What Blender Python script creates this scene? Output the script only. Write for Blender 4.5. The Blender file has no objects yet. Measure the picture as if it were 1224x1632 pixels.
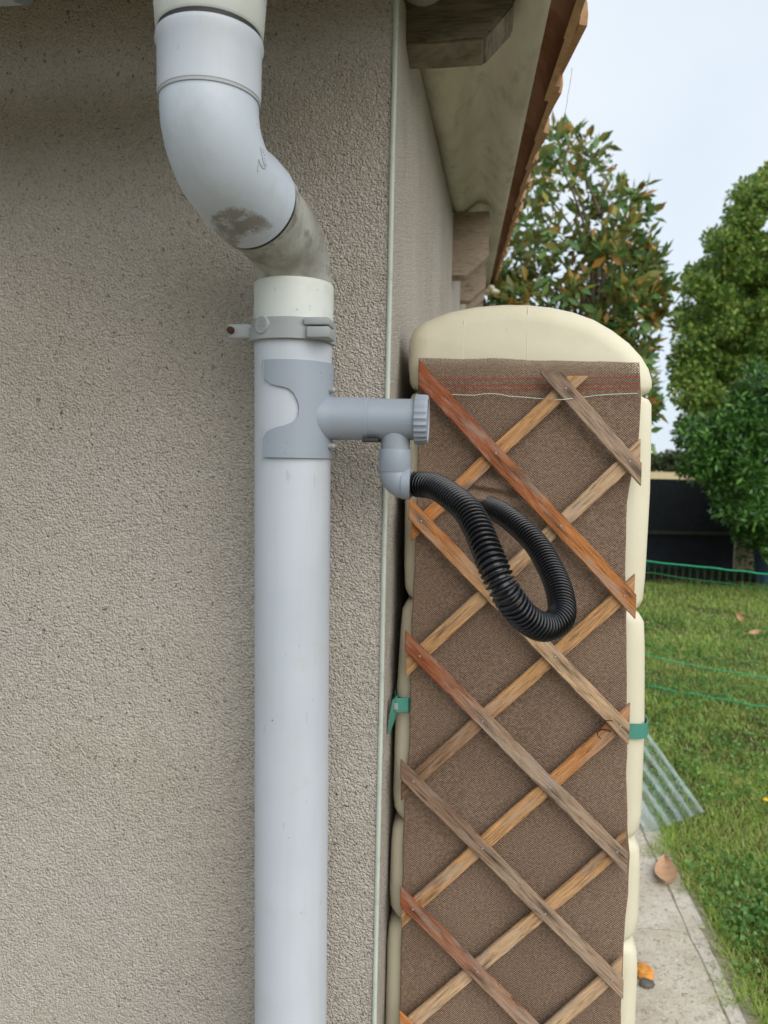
import bpy, bmesh, math, random
import numpy as np
from mathutils import Vector, Matrix, noise

random.seed(7); rng = np.random.default_rng(11)
S = bpy.context.scene
COL = S.collection
R = math.radians

# ------------------------------------------------------------------ camera
cam_d = bpy.data.cameras.new('camera'); cam = bpy.data.objects.new('camera', cam_d); COL.objects.link(cam)
cam_d.sensor_fit = 'VERTICAL'; cam_d.sensor_height = 36.0; cam_d.sensor_width = 27.0
FPX, PW, PH = 1226.0, 1224.0, 1632.0
cam_d.lens = FPX / PH * 36.0
cam_d.clip_start = 0.02; cam_d.clip_end = 3000
CAM = Vector((0, 0, 1.5))
ROT = Matrix.Rotation(R(6.75), 3, 'Z') @ Matrix.Rotation(math.pi/2 - R(3.8), 3, 'X') @ Matrix.Rotation(R(1.2), 3, 'Z')
cam.matrix_world = Matrix.Translation(CAM) @ ROT.to_4x4()
cam_d.dof.use_dof = True; cam_d.dof.focus_distance = 1.04; cam_d.dof.aperture_fstop = 7.2
S.camera = cam
S.render.resolution_x = 768; S.render.resolution_y = 1024

# ------------------------------------------------------------------ sky, sun, exposure
SUN_EL, SUN_AZ = R(37), R(139)      # azimuth measured from +Y clockwise: sun behind the camera, a little to the right
w = bpy.data.worlds.new('World'); S.world = w; w.use_nodes = True
nt = w.node_tree; nt.nodes.clear()
out = nt.nodes.new('ShaderNodeOutputWorld'); bg = nt.nodes.new('ShaderNodeBackground')
sky = nt.nodes.new('ShaderNodeTexSky'); sky.sky_type = 'NISHITA'; sky.sun_disc = False
sky.sun_elevation = SUN_EL; sky.sun_rotation = SUN_AZ; sky.air_density = 1.0; sky.dust_density = 2.0
tc = nt.nodes.new('ShaderNodeTexCoord'); nz = nt.nodes.new('ShaderNodeTexNoise')
nz.inputs['Scale'].default_value = 1.6; nz.inputs['Detail'].default_value = 5; nz.inputs['Roughness'].default_value = .55
nt.links.new(tc.outputs['Generated'], nz.inputs['Vector'])
cr = nt.nodes.new('ShaderNodeValToRGB')
cr.color_ramp.elements[0].position = .3; cr.color_ramp.elements[0].color = (.66, .79, .93, 1)
cr.color_ramp.elements[1].position = .72; cr.color_ramp.elements[1].color = (.89, .95, 1.0, 1)
nt.links.new(nz.outputs['Fac'], cr.inputs['Fac'])
vm = nt.nodes.new('ShaderNodeVectorMath'); vm.operation = 'SCALE'; vm.inputs['Scale'].default_value = 5.5
nt.links.new(cr.outputs['Color'], vm.inputs[0])
mx = nt.nodes.new('ShaderNodeMix'); mx.data_type = 'RGBA'; mx.inputs['Factor'].default_value = .9
nt.links.new(sky.outputs['Color'], mx.inputs['A']); nt.links.new(vm.outputs['Vector'], mx.inputs['B'])
nt.links.new(mx.outputs['Result'], bg.inputs['Color']); bg.inputs['Strength'].default_value = .1
nt.links.new(bg.outputs['Background'], out.inputs['Surface'])
sd = bpy.data.lights.new('sun', 'SUN'); sd.energy = 1.5; sd.angle = R(70); sd.color = (1, .965, .91)
sun = bpy.data.objects.new('sun', sd); COL.objects.link(sun)
sdir = Vector((math.sin(SUN_AZ)*math.cos(SUN_EL), math.cos(SUN_AZ)*math.cos(SUN_EL), math.sin(SUN_EL)))
sun.rotation_euler = (-sdir).to_track_quat('-Z', 'Y').to_euler(); sun.location = sdir*20
S.view_settings.view_transform = 'Standard'; S.view_settings.look = 'None'
S.view_settings.exposure = 0.92; S.view_settings.gamma = 1.0; S.view_settings.use_curve_mapping = False

# ------------------------------------------------------------------ helpers
def ray(x, y): return ROT @ Vector(((x-PW/2)/FPX, -(y-PH/2)/FPX, -1.0))
def on_y(x, y, Y): d = ray(x, y); return CAM + d*((Y-CAM.y)/d.y)
def on_ground(x, y, Z=0.0): d = ray(x, y); return CAM + d*((Z-CAM.z)/d.z)
def at_depth(x, y, D): return CAM + ray(x, y)*D

def tag(o, label=None, cat=None, group=None, kind=None):
    if label: o['label'] = label
    if cat: o['category'] = cat
    if group: o['group'] = group
    if kind: o['kind'] = kind
    return o
def empty(name, loc=(0, 0, 0)):
    o = bpy.data.objects.new(name, None); o.location = loc; o.empty_display_size = .1; COL.objects.link(o); return o
def link(name, me, mat=None, parent=None, smooth=None):
    o = bpy.data.objects.new(name, me); COL.objects.link(o)
    if mat and not me.materials: me.materials.append(mat)
    if parent:
        o.parent = parent
        o.matrix_parent_inverse = WORLD(parent).inverted()
    return o
def WORLD(o):
    m = Matrix.LocRotScale(o.location, o.rotation_euler, o.scale)
    return m if not o.parent else WORLD(o.parent) @ o.matrix_parent_inverse @ m
def obj(name, bm, mat=None, parent=None, smooth=35):
    bmesh.ops.recalc_face_normals(bm, faces=bm.faces)
    me = bpy.data.meshes.new(name); bm.to_mesh(me); bm.free()
    if smooth:
        for p in me.polygons: p.use_smooth = True
        me.set_sharp_from_angle(angle=R(smooth))
    return link(name, me, mat, parent)
def mesh_np(name, verts, faces, mat=None, parent=None, smooth=True):
    me = bpy.data.meshes.new(name)
    verts = np.asarray(verts, np.float32); faces = np.asarray(faces, np.int32)
    n = faces.shape[1]
    me.vertices.add(len(verts)); me.vertices.foreach_set('co', verts.ravel())
    me.loops.add(faces.size); me.loops.foreach_set('vertex_index', faces.ravel())
    me.polygons.add(len(faces)); me.polygons.foreach_set('loop_start', np.arange(0, faces.size, n, dtype=np.int32))
    me.polygons.foreach_set('use_smooth', np.full(len(faces), smooth))
    me.update(calc_edges=True)
    return link(name, me, mat, parent)
def box(bm, lo, hi, bev=0.0, seg=2):
    r = bmesh.ops.create_cube(bm, size=1.0)
    vs = r['verts']
    for v in vs:
        v.co = Vector([lo[i] if v.co[i] < 0 else hi[i] for i in range(3)])
    if bev:
        es = list({e for v in vs for e in v.link_edges})
        bmesh.ops.bevel(bm, geom=es, offset=bev, segments=seg, affect='EDGES', profile=.5)
def prism(bm, poly, d):     # poly: list of Vector, d: extrusion Vector
    a = [bm.verts.new(p) for p in poly]; b = [bm.verts.new(Vector(p)+d) for p in poly]
    bm.faces.new(a); bm.faces.new(b[::-1]); n = len(a)
    for i in range(n): bm.faces.new((a[i], b[i], b[(i+1) % n], a[(i+1) % n]))
def frames(pts):
    pts = [Vector(p) for p in pts]; n = len(pts); T = []
    for i in range(n):
        T.append((pts[min(i+1, n-1)]-pts[max(i-1, 0)]).normalized())
    up = Vector((0, 0, 1)) if abs(T[0].z) < .9 else Vector((0, 1, 0))
    N = [(up-T[0]*up.dot(T[0])).normalized()]
    for i in range(1, n):
        q = T[i-1].rotation_difference(T[i]); N.append((q @ N[-1]).normalized())
    return pts, T, N
def tube(bm, pts, rad, seg=32, cap=True, jitter=0.0):
    pts, T, N = frames(pts); rings = []
    for i, p in enumerate(pts):
        r = rad[i] if hasattr(rad, '__len__') else rad
        B = T[i].cross(N[i]); ring = []
        for k in range(seg):
            a = 2*math.pi*k/seg
            rr = r*(1+jitter*noise.noise(p*40+Vector((k, 0, 0)))) if jitter else r
            ring.append(bm.verts.new(p+(N[i]*math.cos(a)+B*math.sin(a))*rr))
        rings.append(ring)
    for i in range(len(rings)-1):
        for k in range(seg):
            bm.faces.new((rings[i][k], rings[i][(k+1) % seg], rings[i+1][(k+1) % seg], rings[i+1][k]))
    if cap:
        bm.faces.new(rings[0][::-1]); bm.faces.new(rings[-1])
def spline(pts, n):          # Catmull-Rom, evenly resampled
    P = [Vector(p) for p in pts]; P = [P[0]*2-P[1]]+P+[P[-1]*2-P[-2]]; o = []
    for i in range(1, len(P)-2):
        for k in range(40):
            t = k/40
            o.append(.5*((2*P[i])+(-P[i-1]+P[i+1])*t+(2*P[i-1]-5*P[i]+4*P[i+1]-P[i+2])*t*t+(-P[i-1]+3*P[i]-3*P[i+1]+P[i+2])*t**3))
    o.append(P[-2])
    L = [0]
    for i in range(1, len(o)): L.append(L[-1]+(o[i]-o[i-1]).length)
    r = []; j = 0
    for k in range(n):
        s = L[-1]*k/(n-1)
        while j < len(L)-2 and L[j+1] < s: j += 1
        f = (s-L[j])/max(L[j+1]-L[j], 1e-9); r.append(o[j].lerp(o[j+1], min(max(f, 0), 1)))
    return r, L[-1]

# ------------------------------------------------------------------ materials
class MT:
    def __init__(s, name):
        s.m = bpy.data.materials.new(name); s.m.use_nodes = True; s.t = s.m.node_tree
        s.b = s.t.nodes['Principled BSDF']; s.co = None
    def n(s, typ, **kw):
        nd = s.t.nodes.new('ShaderNode'+typ)
        for k, v in kw.items():
            if hasattr(nd, k) and k not in nd.inputs: setattr(nd, k, v)
            else: nd.inputs[k].default_value = v
        return nd
    def l(s, a, b): s.t.links.new(a, b); return b
    def coord(s, scale=(1, 1, 1), kind='Object', rot=(0, 0, 0)):
        c = s.n('TexCoord'); m = s.n('Mapping'); m.inputs['Scale'].default_value = scale; m.inputs['Rotation'].default_value = rot
        s.l(c.outputs[kind], m.inputs['Vector']); return m.outputs['Vector']
    def noise(s, vec, scale, detail=3, rough=.5, dist=0):
        nd = s.n('TexNoise'); nd.inputs['Scale'].default_value = scale; nd.inputs['Detail'].default_value = detail
        nd.inputs['Roughness'].default_value = rough; nd.inputs['Distortion'].default_value = dist
        s.l(vec, nd.inputs['Vector']); return nd.outputs['Fac']
    def ramp(s, fac, stops):
        nd = s.n('ValToRGB'); e = nd.color_ramp.elements
        while len(e) < len(stops): e.new(.5)
        for i, (p, c) in enumerate(stops):
            e[i].position = p; e[i].color = (c, c, c, 1) if not hasattr(c, '__len__') else (*c, 1)
        s.l(fac, nd.inputs['Fac']); return nd.outputs['Color']
    def mix(s, fac, a, b, mode='MIX'):
        nd = s.n('Mix'); nd.data_type = 'RGBA'; nd.blend_type = mode
        for v, k in ((fac, 'Factor'), (a, 'A'), (b, 'B')):
            ip = [i for i in nd.inputs if i.name == k and (i.type == 'RGBA' if k != 'Factor' else i.type == 'VALUE')][0]
            if hasattr(v, 'is_linked') or hasattr(v, 'links'): s.l(v, ip)
            elif k == 'Factor': ip.default_value = v
            else: ip.default_value = (*v, 1)
        return [o for o in nd.outputs if o.type == 'RGBA'][0]
    def math(s, op, a, b=0.0, c=0.0):
        nd = s.n('Math'); nd.operation = op
        for i, v in enumerate((a, b, c)):
            if hasattr(v, 'links'): s.l(v, nd.inputs[i])
            else: nd.inputs[i].default_value = v
        return nd.outputs[0]
    def sep(s, vec):
        nd = s.n('SeparateXYZ'); s.l(vec, nd.inputs[0]); return nd.outputs
    def bump(s, h, dist=.002, strength=1.0):
        nd = s.n('Bump'); nd.inputs['Distance'].default_value = dist; nd.inputs['Strength'].default_value = strength
        s.l(h, nd.inputs['Height']); s.l(nd.outputs['Normal'], s.b.inputs['Normal']); return s
    def color(s, c):
        if hasattr(c, 'links'): s.l(c, s.b.inputs['Base Color'])
        else: s.b.inputs['Base Color'].default_value = (*c, 1)
        return s
    def rough(s, r):
        if hasattr(r, 'links'): s.l(r, s.b.inputs['Roughness'])
        else: s.b.inputs['Roughness'].default_value = r
        return s
    def spec(s, v): s.b.inputs['Specular IOR Level'].default_value = v; return s

def m_render():
    t = MT('roughcast_render'); v = t.coord()
    g = t.noise(v, 330, 4, .7); g2 = t.noise(v, 130, 5, .75)
    vo = t.n('TexVoronoi'); vo.inputs['Scale'].default_value = 290; vo.inputs['Randomness'].default_value = 1.0
    wv = t.n('VectorMath'); wv.operation = 'ADD'; nv_ = t.n('TexNoise'); nv_.inputs['Scale'].default_value = 160; t.l(v, nv_.inputs['Vector'])
    sc_ = t.n('VectorMath'); sc_.operation = 'SCALE'; sc_.inputs['Scale'].default_value = .006; t.l(nv_.outputs['Color'], sc_.inputs[0])
    t.l(v, wv.inputs[0]); t.l(sc_.outputs[0], wv.inputs[1]); t.l(wv.outputs[0], vo.inputs['Vector'])
    grain_ = t.math('SUBTRACT', 1.0, vo.outputs['Distance']); big = t.noise(v, 3.5, 4, .6)
    pit = t.noise(v, 190, 2, .6, .6)
    g3 = t.noise(v, 48, 2, .5); h = t.math('ADD', t.math('ADD', t.math('MULTIPLY', grain_, .75), t.math('ADD', t.math('MULTIPLY', g, .6), t.math('MULTIPLY', g2, .9))), t.math('MULTIPLY', g3, .7))
    h = t.math('ADD', h, t.math('MULTIPLY', t.math('LESS_THAN', pit, .33), -.35))
    base = t.ramp(big, [(.25, (.655, .575, .475)), (.5, (.725, .65, .56)), (.75, (.77, .70, .62))])
    cavm = t.noise(v, 1.7, 3, .6); cav = t.ramp(t.math('ADD', t.math('MULTIPLY', g, .75), t.math('MULTIPLY', g2, .25)), [(.34, .45), (.44, 1.0), (.64, 1.16)])  # pit dirt plus relief shading painted into the colour, crests lightened
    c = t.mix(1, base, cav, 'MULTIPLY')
    sp = t.noise(v, 135, 3, .6); spot = t.ramp(sp, [(.325, 1), (.365, 0)])
    dm = t.noise(v, 4, 3); dirt = t.math('MULTIPLY', spot, t.ramp(dm, [(.3, .25), (.7, .85)]))
    c = t.mix(dirt, c, (.10, .08, .055))
    rust = t.ramp(t.noise(v, 9, 4, .7), [(.66, 0), (.74, .35)])
    c = t.mix(rust, c, (.40, .25, .15))
    t.color(c).rough(.95).spec(.15).bump(t.math('MULTIPLY', h, t.ramp(cavm, [(.3, .75), (.7, 1.25)])), .0115, 1.0); return t.m
def m_plain(name, col, rough=.5, spec=.4, var=.06, scale=8, dirt=None, dirt_amt=.0, bumps=0.0, bscale=300):
    t = MT(name); v = t.coord(); n = t.noise(v, scale, 5, .6)
    a = tuple(max(0, x*(1-var)) for x in col); b = tuple(min(1, x*(1+var)) for x in col)
    c = t.ramp(n, [(.3, a), (.7, b)])
    if dirt:
        d = t.ramp(t.noise(v, scale*2.3, 6, .68), [(.52, 0), (.68, dirt_amt)]); c = t.mix(d, c, dirt)
        sp = t.ramp(t.noise(v, 160, 2, .6), [(.70, 0), (.75, dirt_amt)]); c = t.mix(sp, c, (.05, .045, .035))
    t.color(c).rough(t.ramp(n, [(.2, max(rough-.08, 0)), (.8, min(1, rough+.1))])).spec(spec)
    if bumps: t.bump(t.noise(v, bscale, 3), bumps, .6)
    return t.m
def m_pvc():
    t = MT('white_pvc'); v = t.coord(); n = t.noise(v, 5, 5, .6)
    c = t.ramp(n, [(.3, (.45, .48, .525)), (.7, (.50, .53, .57))])
    st = t.ramp(t.noise(t.coord((1, 1, .06)), 38, 5, .7), [(.50, 0), (.72, .30)]); c = t.mix(st, c, (.40, .41, .39))
    du = t.ramp(t.noise(v, 16, 6, .72), [(.56, 0), (.72, .35)]); c = t.mix(du, c, (.42, .42, .38))
    scr = t.ramp(t.noise(t.coord((1, 1, .25), rot=(.5, .9, .3)), 150, 1, .5), [(.735, 0), (.75, .35)]); c = t.mix(scr, c, (.30, .31, .32))
    sp = t.ramp(t.noise(v, 95, 3, .6), [(.74, 0), (.765, .75)]); c = t.mix(sp, c, (.10, .09, .075))
    t.color(c).rough(t.ramp(n, [(.3, .36), (.7, .52)])).spec(.38); return t.m
def m_pvc_elbow(gq):
    GRIME = ((gq[0].x+gq[1].x)/2-.006, (gq[2].z+gq[3].z)/2-.002, abs(gq[1].x-gq[0].x)/2+.014, abs(gq[2].z-gq[3].z)/2*1.45)
    t = MT('weathered_white_pvc'); v = t.coord(); n = t.noise(v, 7, 5, .6)
    c = t.ramp(n, [(.3, (.45, .495, .55)), (.7, (.50, .545, .60))])
    # streaks of grime with hard edges low on the bend
    p = t.sep(v); zz = p[2]; xx = p[0]
    edge = t.ramp(t.noise(v, 55, 6, .72), [(.36, 0), (.48, 1)])
    gz = t.math('ABSOLUTE', t.math('DIVIDE', t.math('SUBTRACT', zz, t.math('ADD', GRIME[1], t.math('MULTIPLY', t.math('SUBTRACT', xx, GRIME[0]), .18))), GRIME[3]))
    gx = t.math('ABSOLUTE', t.math('DIVIDE', t.math('SUBTRACT', xx, GRIME[0]), GRIME[2]))
    m = t.math('SUBTRACT', 1.35, t.math('ADD', t.math('POWER', gz, 2.0), t.math('POWER', gx, 3.0)))
    m = t.math('ADD', m, t.math('MULTIPLY', t.math('SUBTRACT', t.noise(v, 70, 5, .75), .5), 2.4))
    m = t.math('MULTIPLY', t.ramp(m, [(.10, 0), (.75, 1)]), edge)
    c = t.mix(t.math('MULTIPLY', m, .72), c, (.115, .08, .03))
    hz_ = t.ramp(t.noise(v, 20, 6, .7), [(.5, 0), (.75, .45)]); c = t.mix(hz_, c, (.36, .365, .345))
    sp = t.ramp(t.noise(v, 62, 3, .6), [(.71, 0), (.74, .8)]); c = t.mix(sp, c, (.12, .11, .09))
    t.color(c).rough(.42).spec(.4); return t.m
def m_pvc_dirty():
    t = MT('grimy_grey_pvc'); v = t.coord(); st = t.noise(t.coord((1, 1, .5)), 14, 6, .62); n = t.noise(v, 30, 5, .7)
    c = t.ramp(st, [(.3, (.15, .14, .115)), (.5, (.29, .28, .245)), (.7, (.44, .435, .395))])
    d = t.ramp(n, [(.5, 0), (.66, .8)]); c = t.mix(d, c, (.12, .115, .09))
    t.color(c).rough(.6).spec(.3); return t.m
def m_wood(name, ca, cb, split=.5, soft=.15, seed=0.0, stains=()):
    """weathered slat: colour runs from ca to cb along local X (0..1 of the slat's length)"""
    t = MT(name); tcn = t.n('TexCoord'); mp = t.n('Mapping'); mp.inputs['Location'].default_value = (seed, seed*.7, 0)
    t.l(tcn.outputs['Object'], mp.inputs['Vector'])
    mp2 = t.n('Mapping'); mp2.inputs['Scale'].default_value = (1, 1, 14); t.l(mp.outputs['Vector'], mp2.inputs['Vector'])
    grain = t.noise(mp2.outputs['Vector'], 26, 6, .65, .5)
    mp3 = t.n('Mapping'); mp3.inputs['Scale'].default_value = (1, 1, 5); t.l(mp.outputs['Vector'], mp3.inputs['Vector'])
    blot = t.noise(mp3.outputs['Vector'], 9, 4, .6)
    gx = t.sep(tcn.outputs['Generated'])[0]
    f = t.math('ADD', gx, t.math('MULTIPLY', t.math('SUBTRACT', blot, .5), .9))
    f = t.ramp(f, [(max(0, split-soft), 0), (min(1, split+soft), 1)])
    c = t.mix(f, ca, cb)
    g = t.ramp(grain, [(.30, .30), (.45, .86), (.68, 1.35)]); c = t.mix(1, c, g, 'MULTIPLY')
    k = t.ramp(t.noise(mp3.outputs['Vector'], 7, 5, .65), [(.56, 0), (.68, .7)]); c = t.mix(k, c, (.06, .046, .036))
    gw = t.ramp(t.noise(mp3.outputs['Vector'], 13, 4, .6), [(.5, 0), (.68, .55)]); c = t.mix(gw, c, (.34, .28, .225))
    if stains:        # dark iron stains bleeding along the grain from the nails
        q = t.sep(tcn.outputs['Object']); tot = None
        for xi, zi, ln in stains:
            ex = t.math('POWER', t.math('ABSOLUTE', t.math('DIVIDE', t.math('SUBTRACT', q[0], xi), ln)), 2.0)
            ez = t.math('POWER', t.math('ABSOLUTE', t.math('DIVIDE', t.math('SUBTRACT', q[2], zi), .0042)), 2.0)
            e = t.math('EXPONENT', t.math('MULTIPLY', t.math('ADD', ex, ez), -1.0)); tot = e if tot is None else t.math('ADD', tot, e)
        st_ = t.math('MULTIPLY', t.math('MINIMUM', tot, 1.0), t.ramp(grain, [(.35, 1), (.7, .35)]))
        c = t.mix(t.math('MULTIPLY', st_, .92), c, (.022, .018, .018))
    t.color(c).rough(.72).spec(.25).bump(grain, .0012, .8); return t.m
def m_net():
    t = MT('brown_shade_net'); v = t.coord(); p = t.sep(v)
    d = t.math('MULTIPLY', t.math('SUBTRACT', t.noise(v, 90, 2), .5), 2.2)
    sx = t.math('SINE', t.math('ADD', t.math('MULTIPLY', p[0], 2*math.pi/.0042), d))
    sz = t.math('SINE', t.math('ADD', t.math('MULTIPLY', p[2], 2*math.pi/.0034), t.math('ADD', d, t.math('MULTIPLY', p[0], 120))))
    h = t.math('MULTIPLY_ADD', t.math('MULTIPLY', sx, sz), .5, .5)
    fine = t.noise(t.coord((.75, 1, 1.1)), 330, 3, .65)
    hh = t.math('ADD', t.math('MULTIPLY', h, .50), t.math('MULTIPLY', fine, .72))
    c = t.ramp(hh, [(.30, (.066, .041, .027)), (.60, (.178, .115, .078)), (.92, (.39, .285, .205))])
    big = t.ramp(t.noise(t.coord((1, 1, .7)), 6, 3), [(.3, .86), (.7, 1.12)]); c = t.mix(1, c, big, 'MULTIPLY')
    for zz in (1.617, 1.6265, 1.610):     # red marker threads near the selvedge
        ln = t.math('COMPARE', t.math('ADD', p[2], t.math('MULTIPLY', p[0], -.02)), zz, .0011)
        c = t.mix(t.math('MULTIPLY', ln, t.ramp(fine, [(.35, .35), (.55, .85)])), c, (.32, .06, .035))
    t.color(c).rough(.85).spec(.12).bump(hh, .0012, 1.0)
    # open mesh along the folded top hem
    hole = t.math('MULTIPLY', t.math('LESS_THAN', hh, .50), t.math('GREATER_THAN', p[2], 1.637))
    t.l(t.math('SUBTRACT', 1.0, hole), t.b.inputs['Alpha']); return t.m
def m_leaf(name, stops, rough=.45, back=None, trans=.25, bf=1.0):
    t = MT(name); g = t.n('NewGeometry'); c = t.ramp(g.outputs['Random Per Island'], stops)
    if back: c = t.mix(t.math('MULTIPLY', g.outputs['Backfacing'], bf), c, back)
    t.color(c).rough(rough).spec(.35)
    tr = t.n('BsdfTranslucent'); t.l(c, tr.inputs['Color']); mxs = t.n('MixShader'); mxs.inputs[0].default_value = trans
    t.l(t.b.outputs[0], mxs.inputs[1]); t.l(tr.outputs[0], mxs.inputs[2]); t.l(mxs.outputs[0], t.t.nodes['Material Output'].inputs['Surface'])
    return t.m
def m_ground(name, stops, scale=6, b=.01):
    t = MT(name); v = t.coord(); n = t.noise(v, scale, 6, .65); c = t.ramp(n, stops)
    f = t.ramp(t.noise(v, scale*30, 3, .7), [(.3, .55), (.7, 1.25)]); c = t.mix(1, c, f, 'MULTIPLY')
    t.color(c).rough(.95).spec(.1).bump(t.noise(v, scale*25, 4, .7), b); return t.m
def m_slab():
    t = MT('pale_limestone'); v = t.coord(); n = t.noise(v, 7, 5, .6)
    oi = t.n('ObjectInfo'); c = t.ramp(n, [(.3, (.54, .465, .36)), (.7, (.78, .715, .61))]); c = t.mix(t.math('MULTIPLY', oi.outputs['Random'], .35), c, (.72, .70, .65)); c = t.mix(t.ramp(t.noise(v, 28, 4, .7), [(.45, 0), (.7, .5)]), c, (.42, .36, .27))
    pit = t.ramp(t.noise(v, 55, 5, .75), [(.36, 1), (.46, 0)]); c = t.mix(t.math('MULTIPLY', pit, .65), c, (.17, .145, .105))
    al = t.ramp(t.noise(v, 16, 4, .7), [(.58, 0), (.75, .45)]); c = t.mix(al, c, (.25, .24, .14))
    t.color(c).rough(.9).spec(.15).bump(t.noise(v, 75, 6, .75), .009); return t.m
def m_tile():
    t = MT('terracotta'); v = t.coord(kind='Object'); oi = t.n('ObjectInfo'); n = t.noise(v, 14, 5, .65)
    c = t.ramp(n, [(.3, (.22, .09, .05)), (.55, (.34, .165, .09)), (.75, (.43, .28, .18))])
    c = t.mix(t.math('MULTIPLY', oi.outputs['Random'], .45), c, (.50, .33, .20))
    t.color(c).rough(.9).spec(.1).bump(t.noise(v, 160, 4, .7), .002); return t.m
def m_sheet():
    t = MT('fibre_cement'); v = t.coord((1, .12, 1)); n = t.noise(v, 9, 5, .65); p = t.sep(t.coord())
    c = t.ramp(n, [(.3, (.42, .39, .32)), (.5, (.54, .505, .42)), (.72, (.63, .585, .50))])
    al = t.ramp(t.noise(t.coord((1, .3, 1)), 22, 4, .6), [(.55, 0), (.72, .5)]); c = t.mix(al, c, (.27, .245, .185))
    t.color(c).rough(.9).spec(.1).bump(t.noise(t.coord(), 220, 3), .0015); return t.m
def m_clear():
    t = MT('clear_corrugated_plastic'); v = t.coord(); t.color((.72, .78, .80)).rough(.16).spec(.6)
    tr_ = t.n('BsdfTransparent'); tr_.inputs['Color'].default_value = (.90, .95, .95, 1)
    lw = t.n('LayerWeight'); lw.inputs['Blend'].default_value = .35
    dust = t.ramp(t.noise(v, 26, 5, .7), [(.42, .01), (.74, .13)])
    f = t.math('MINIMUM', t.math('ADD', t.math('MULTIPLY', lw.outputs['Facing'], .26), dust), .85)
    ms = t.n('MixShader'); t.l(f, ms.inputs[0]); t.l(tr_.outputs[0], ms.inputs[1]); t.l(t.b.outputs[0], ms.inputs[2])
    t.l(ms.outputs[0], t.t.nodes['Material Output'].inputs['Surface']); return t.m

M = dict(
    render=m_render(),
    pvc=m_pvc(),
    dirty=m_pvc_dirty(),
    cream_pvc=m_plain('yellowed_pvc', (.58, .60, .56), .45, .4, .05, 12, (.46, .42, .28), .35),
    gasket=m_plain('dark_gasket', (.03, .03, .03), .6, .3),
    ring=m_plain('grey_rim', (.35, .36, .37), .5, .3),
    clamp=m_plain('grey_clamp', (.30, .315, .315), .5, .35, .06, 30),
    rust=m_plain('rusty_steel', (.055, .022, .012), .8, .3, .4, 120),
    steel=m_plain('zinc_steel', (.28, .28, .28), .35, .6), 
    grey=m_plain('grey_plastic', (.27, .30, .345), .42, .4, .03, 9, (.24, .25, .24), .25),
    black=m_plain('black_hose_plastic', (.005, .005, .0062), .23, .5, .15, 20),
    tank=m_plain('ivory_polyethylene', (.65, .60, .45), .42, .35, .03, 3, (.50, .44, .28), .18),
    net=m_net(), strap=m_plain('green_strap', (.065, .235, .18), .55, .3, .1, 30),
    bead=m_plain('pale_green_bead', (.46, .50, .43), .5, .3, .05, 12, (.30, .32, .24), .5),
    beam_shaded=m_wood('shaded_beam', (.13, .105, .075), (.17, .145, .105), .5, .3, 1.0),  # front purlin only: shade under the eave put into a darker wood colour
    beam=m_wood('weathered_beam', (.27, .21, .155), (.36, .285, .215), .5, .4, 3.0),
    tile=m_tile(), tile_rim=m_plain('bleached_clay_edge', (.43, .27, .155), .9, .1, .2, 40, (.30, .17, .09), .5), sheet=m_sheet(), moss=m_ground('moss', [(.3, (.05, .05, .02)), (.7, (.20, .19, .09))], 60, .01),
    gutter=m_plain('grey_gutter', (.34, .36, .37), .5, .3, .1, 14, (.08, .08, .05), .6),
    slab=m_slab(), clear=m_clear(),
    field=m_ground('straw_field', [(.3, (.42, .32, .16)), (.7, (.55, .43, .23))], .4),
    lawn=m_ground('lawn_soil', [(.3, (.055, .075, .02)), (.5, (.10, .11, .035)), (.7, (.15, .125, .06))], 5, .02),
    jointsand=m_ground('joint_sand', [(.3, (.42, .36, .26)), (.5, (.56, .50, .39)), (.72, (.24, .23, .12))], 14, .01),
    soil=m_ground('bark_mulch', [(.3, (.035, .022, .015)), (.7, (.10, .06, .04))], 8, .03),
    wire=m_plain('tin_wire', (.55, .53, .48), .35, .6),
    screen=m_plain('black_screen', (.026, .030, .038), .75, .25, .25, 10),
    tan=m_plain('tan_rail', (.085, .078, .06), .8, .2, .2, 20),
    blockwall=m_plain('sand_block', (.33, .28, .19), .95, .1, .15, 12, (.2, .17, .11), .5, .004, 120),
    cord=m_plain('green_cord', (.03, .42, .20), .5, .4, .2, 60), cord_dark=m_plain('dark_green_twine', (.02, .20, .075), .6, .3, .2, 60),
    blue=m_plain('blue_plastic', (.06, .11, .20), .5, .4, .1, 10),
    bark=m_plain('bark', (.10, .08, .06), .95, .1, .3, 25, bumps=.01, bscale=60),
    deadleaf=m_plain('dead_leaf', (.46, .27, .155), .6, .3, .15, 30), orange=m_plain('orange_peel', (.62, .26, .05), .7, .3, .3, 80),
    stone=m_plain('dark_stone', (.12, .11, .10), .9, .2, .3, 50), yellow=m_plain('yellow_petal', (.75, .45, .02), .6, .3),
)

# ------------------------------------------------------------------ ground
def sheet(name, x0, x1, y0, y1, z, mat):
    bm = bmesh.new(); v = [bm.verts.new(p) for p in ((x0, y0, z), (x1, y0, z), (x1, y1, z), (x0, y1, z))]; bm.faces.new(v)
    return tag(obj(name, bm, mat, smooth=None), kind='structure')
sheet('field', -900, 900, -900, 1500, -.03, M['field'])
sheet('lawn', -30, 40, -30, 15.5, -.008, M['lawn'])
bm = bmesh.new(); nx = 60
g = [[bm.verts.new((-4+12*i/nx, 10.25+(1.3 if j else 0)+.14*noise.noise(Vector((i*.5, j*9., 1))), .004+.03*(j == 1)))for i in range(nx+1)] for j in range(2)]
for i in range(nx): bm.faces.new((g[0][i], g[0][i+1], g[1][i+1], g[1][i]))
tag(obj('mulch_bed', bm, M['soil']), kind='structure')

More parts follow.
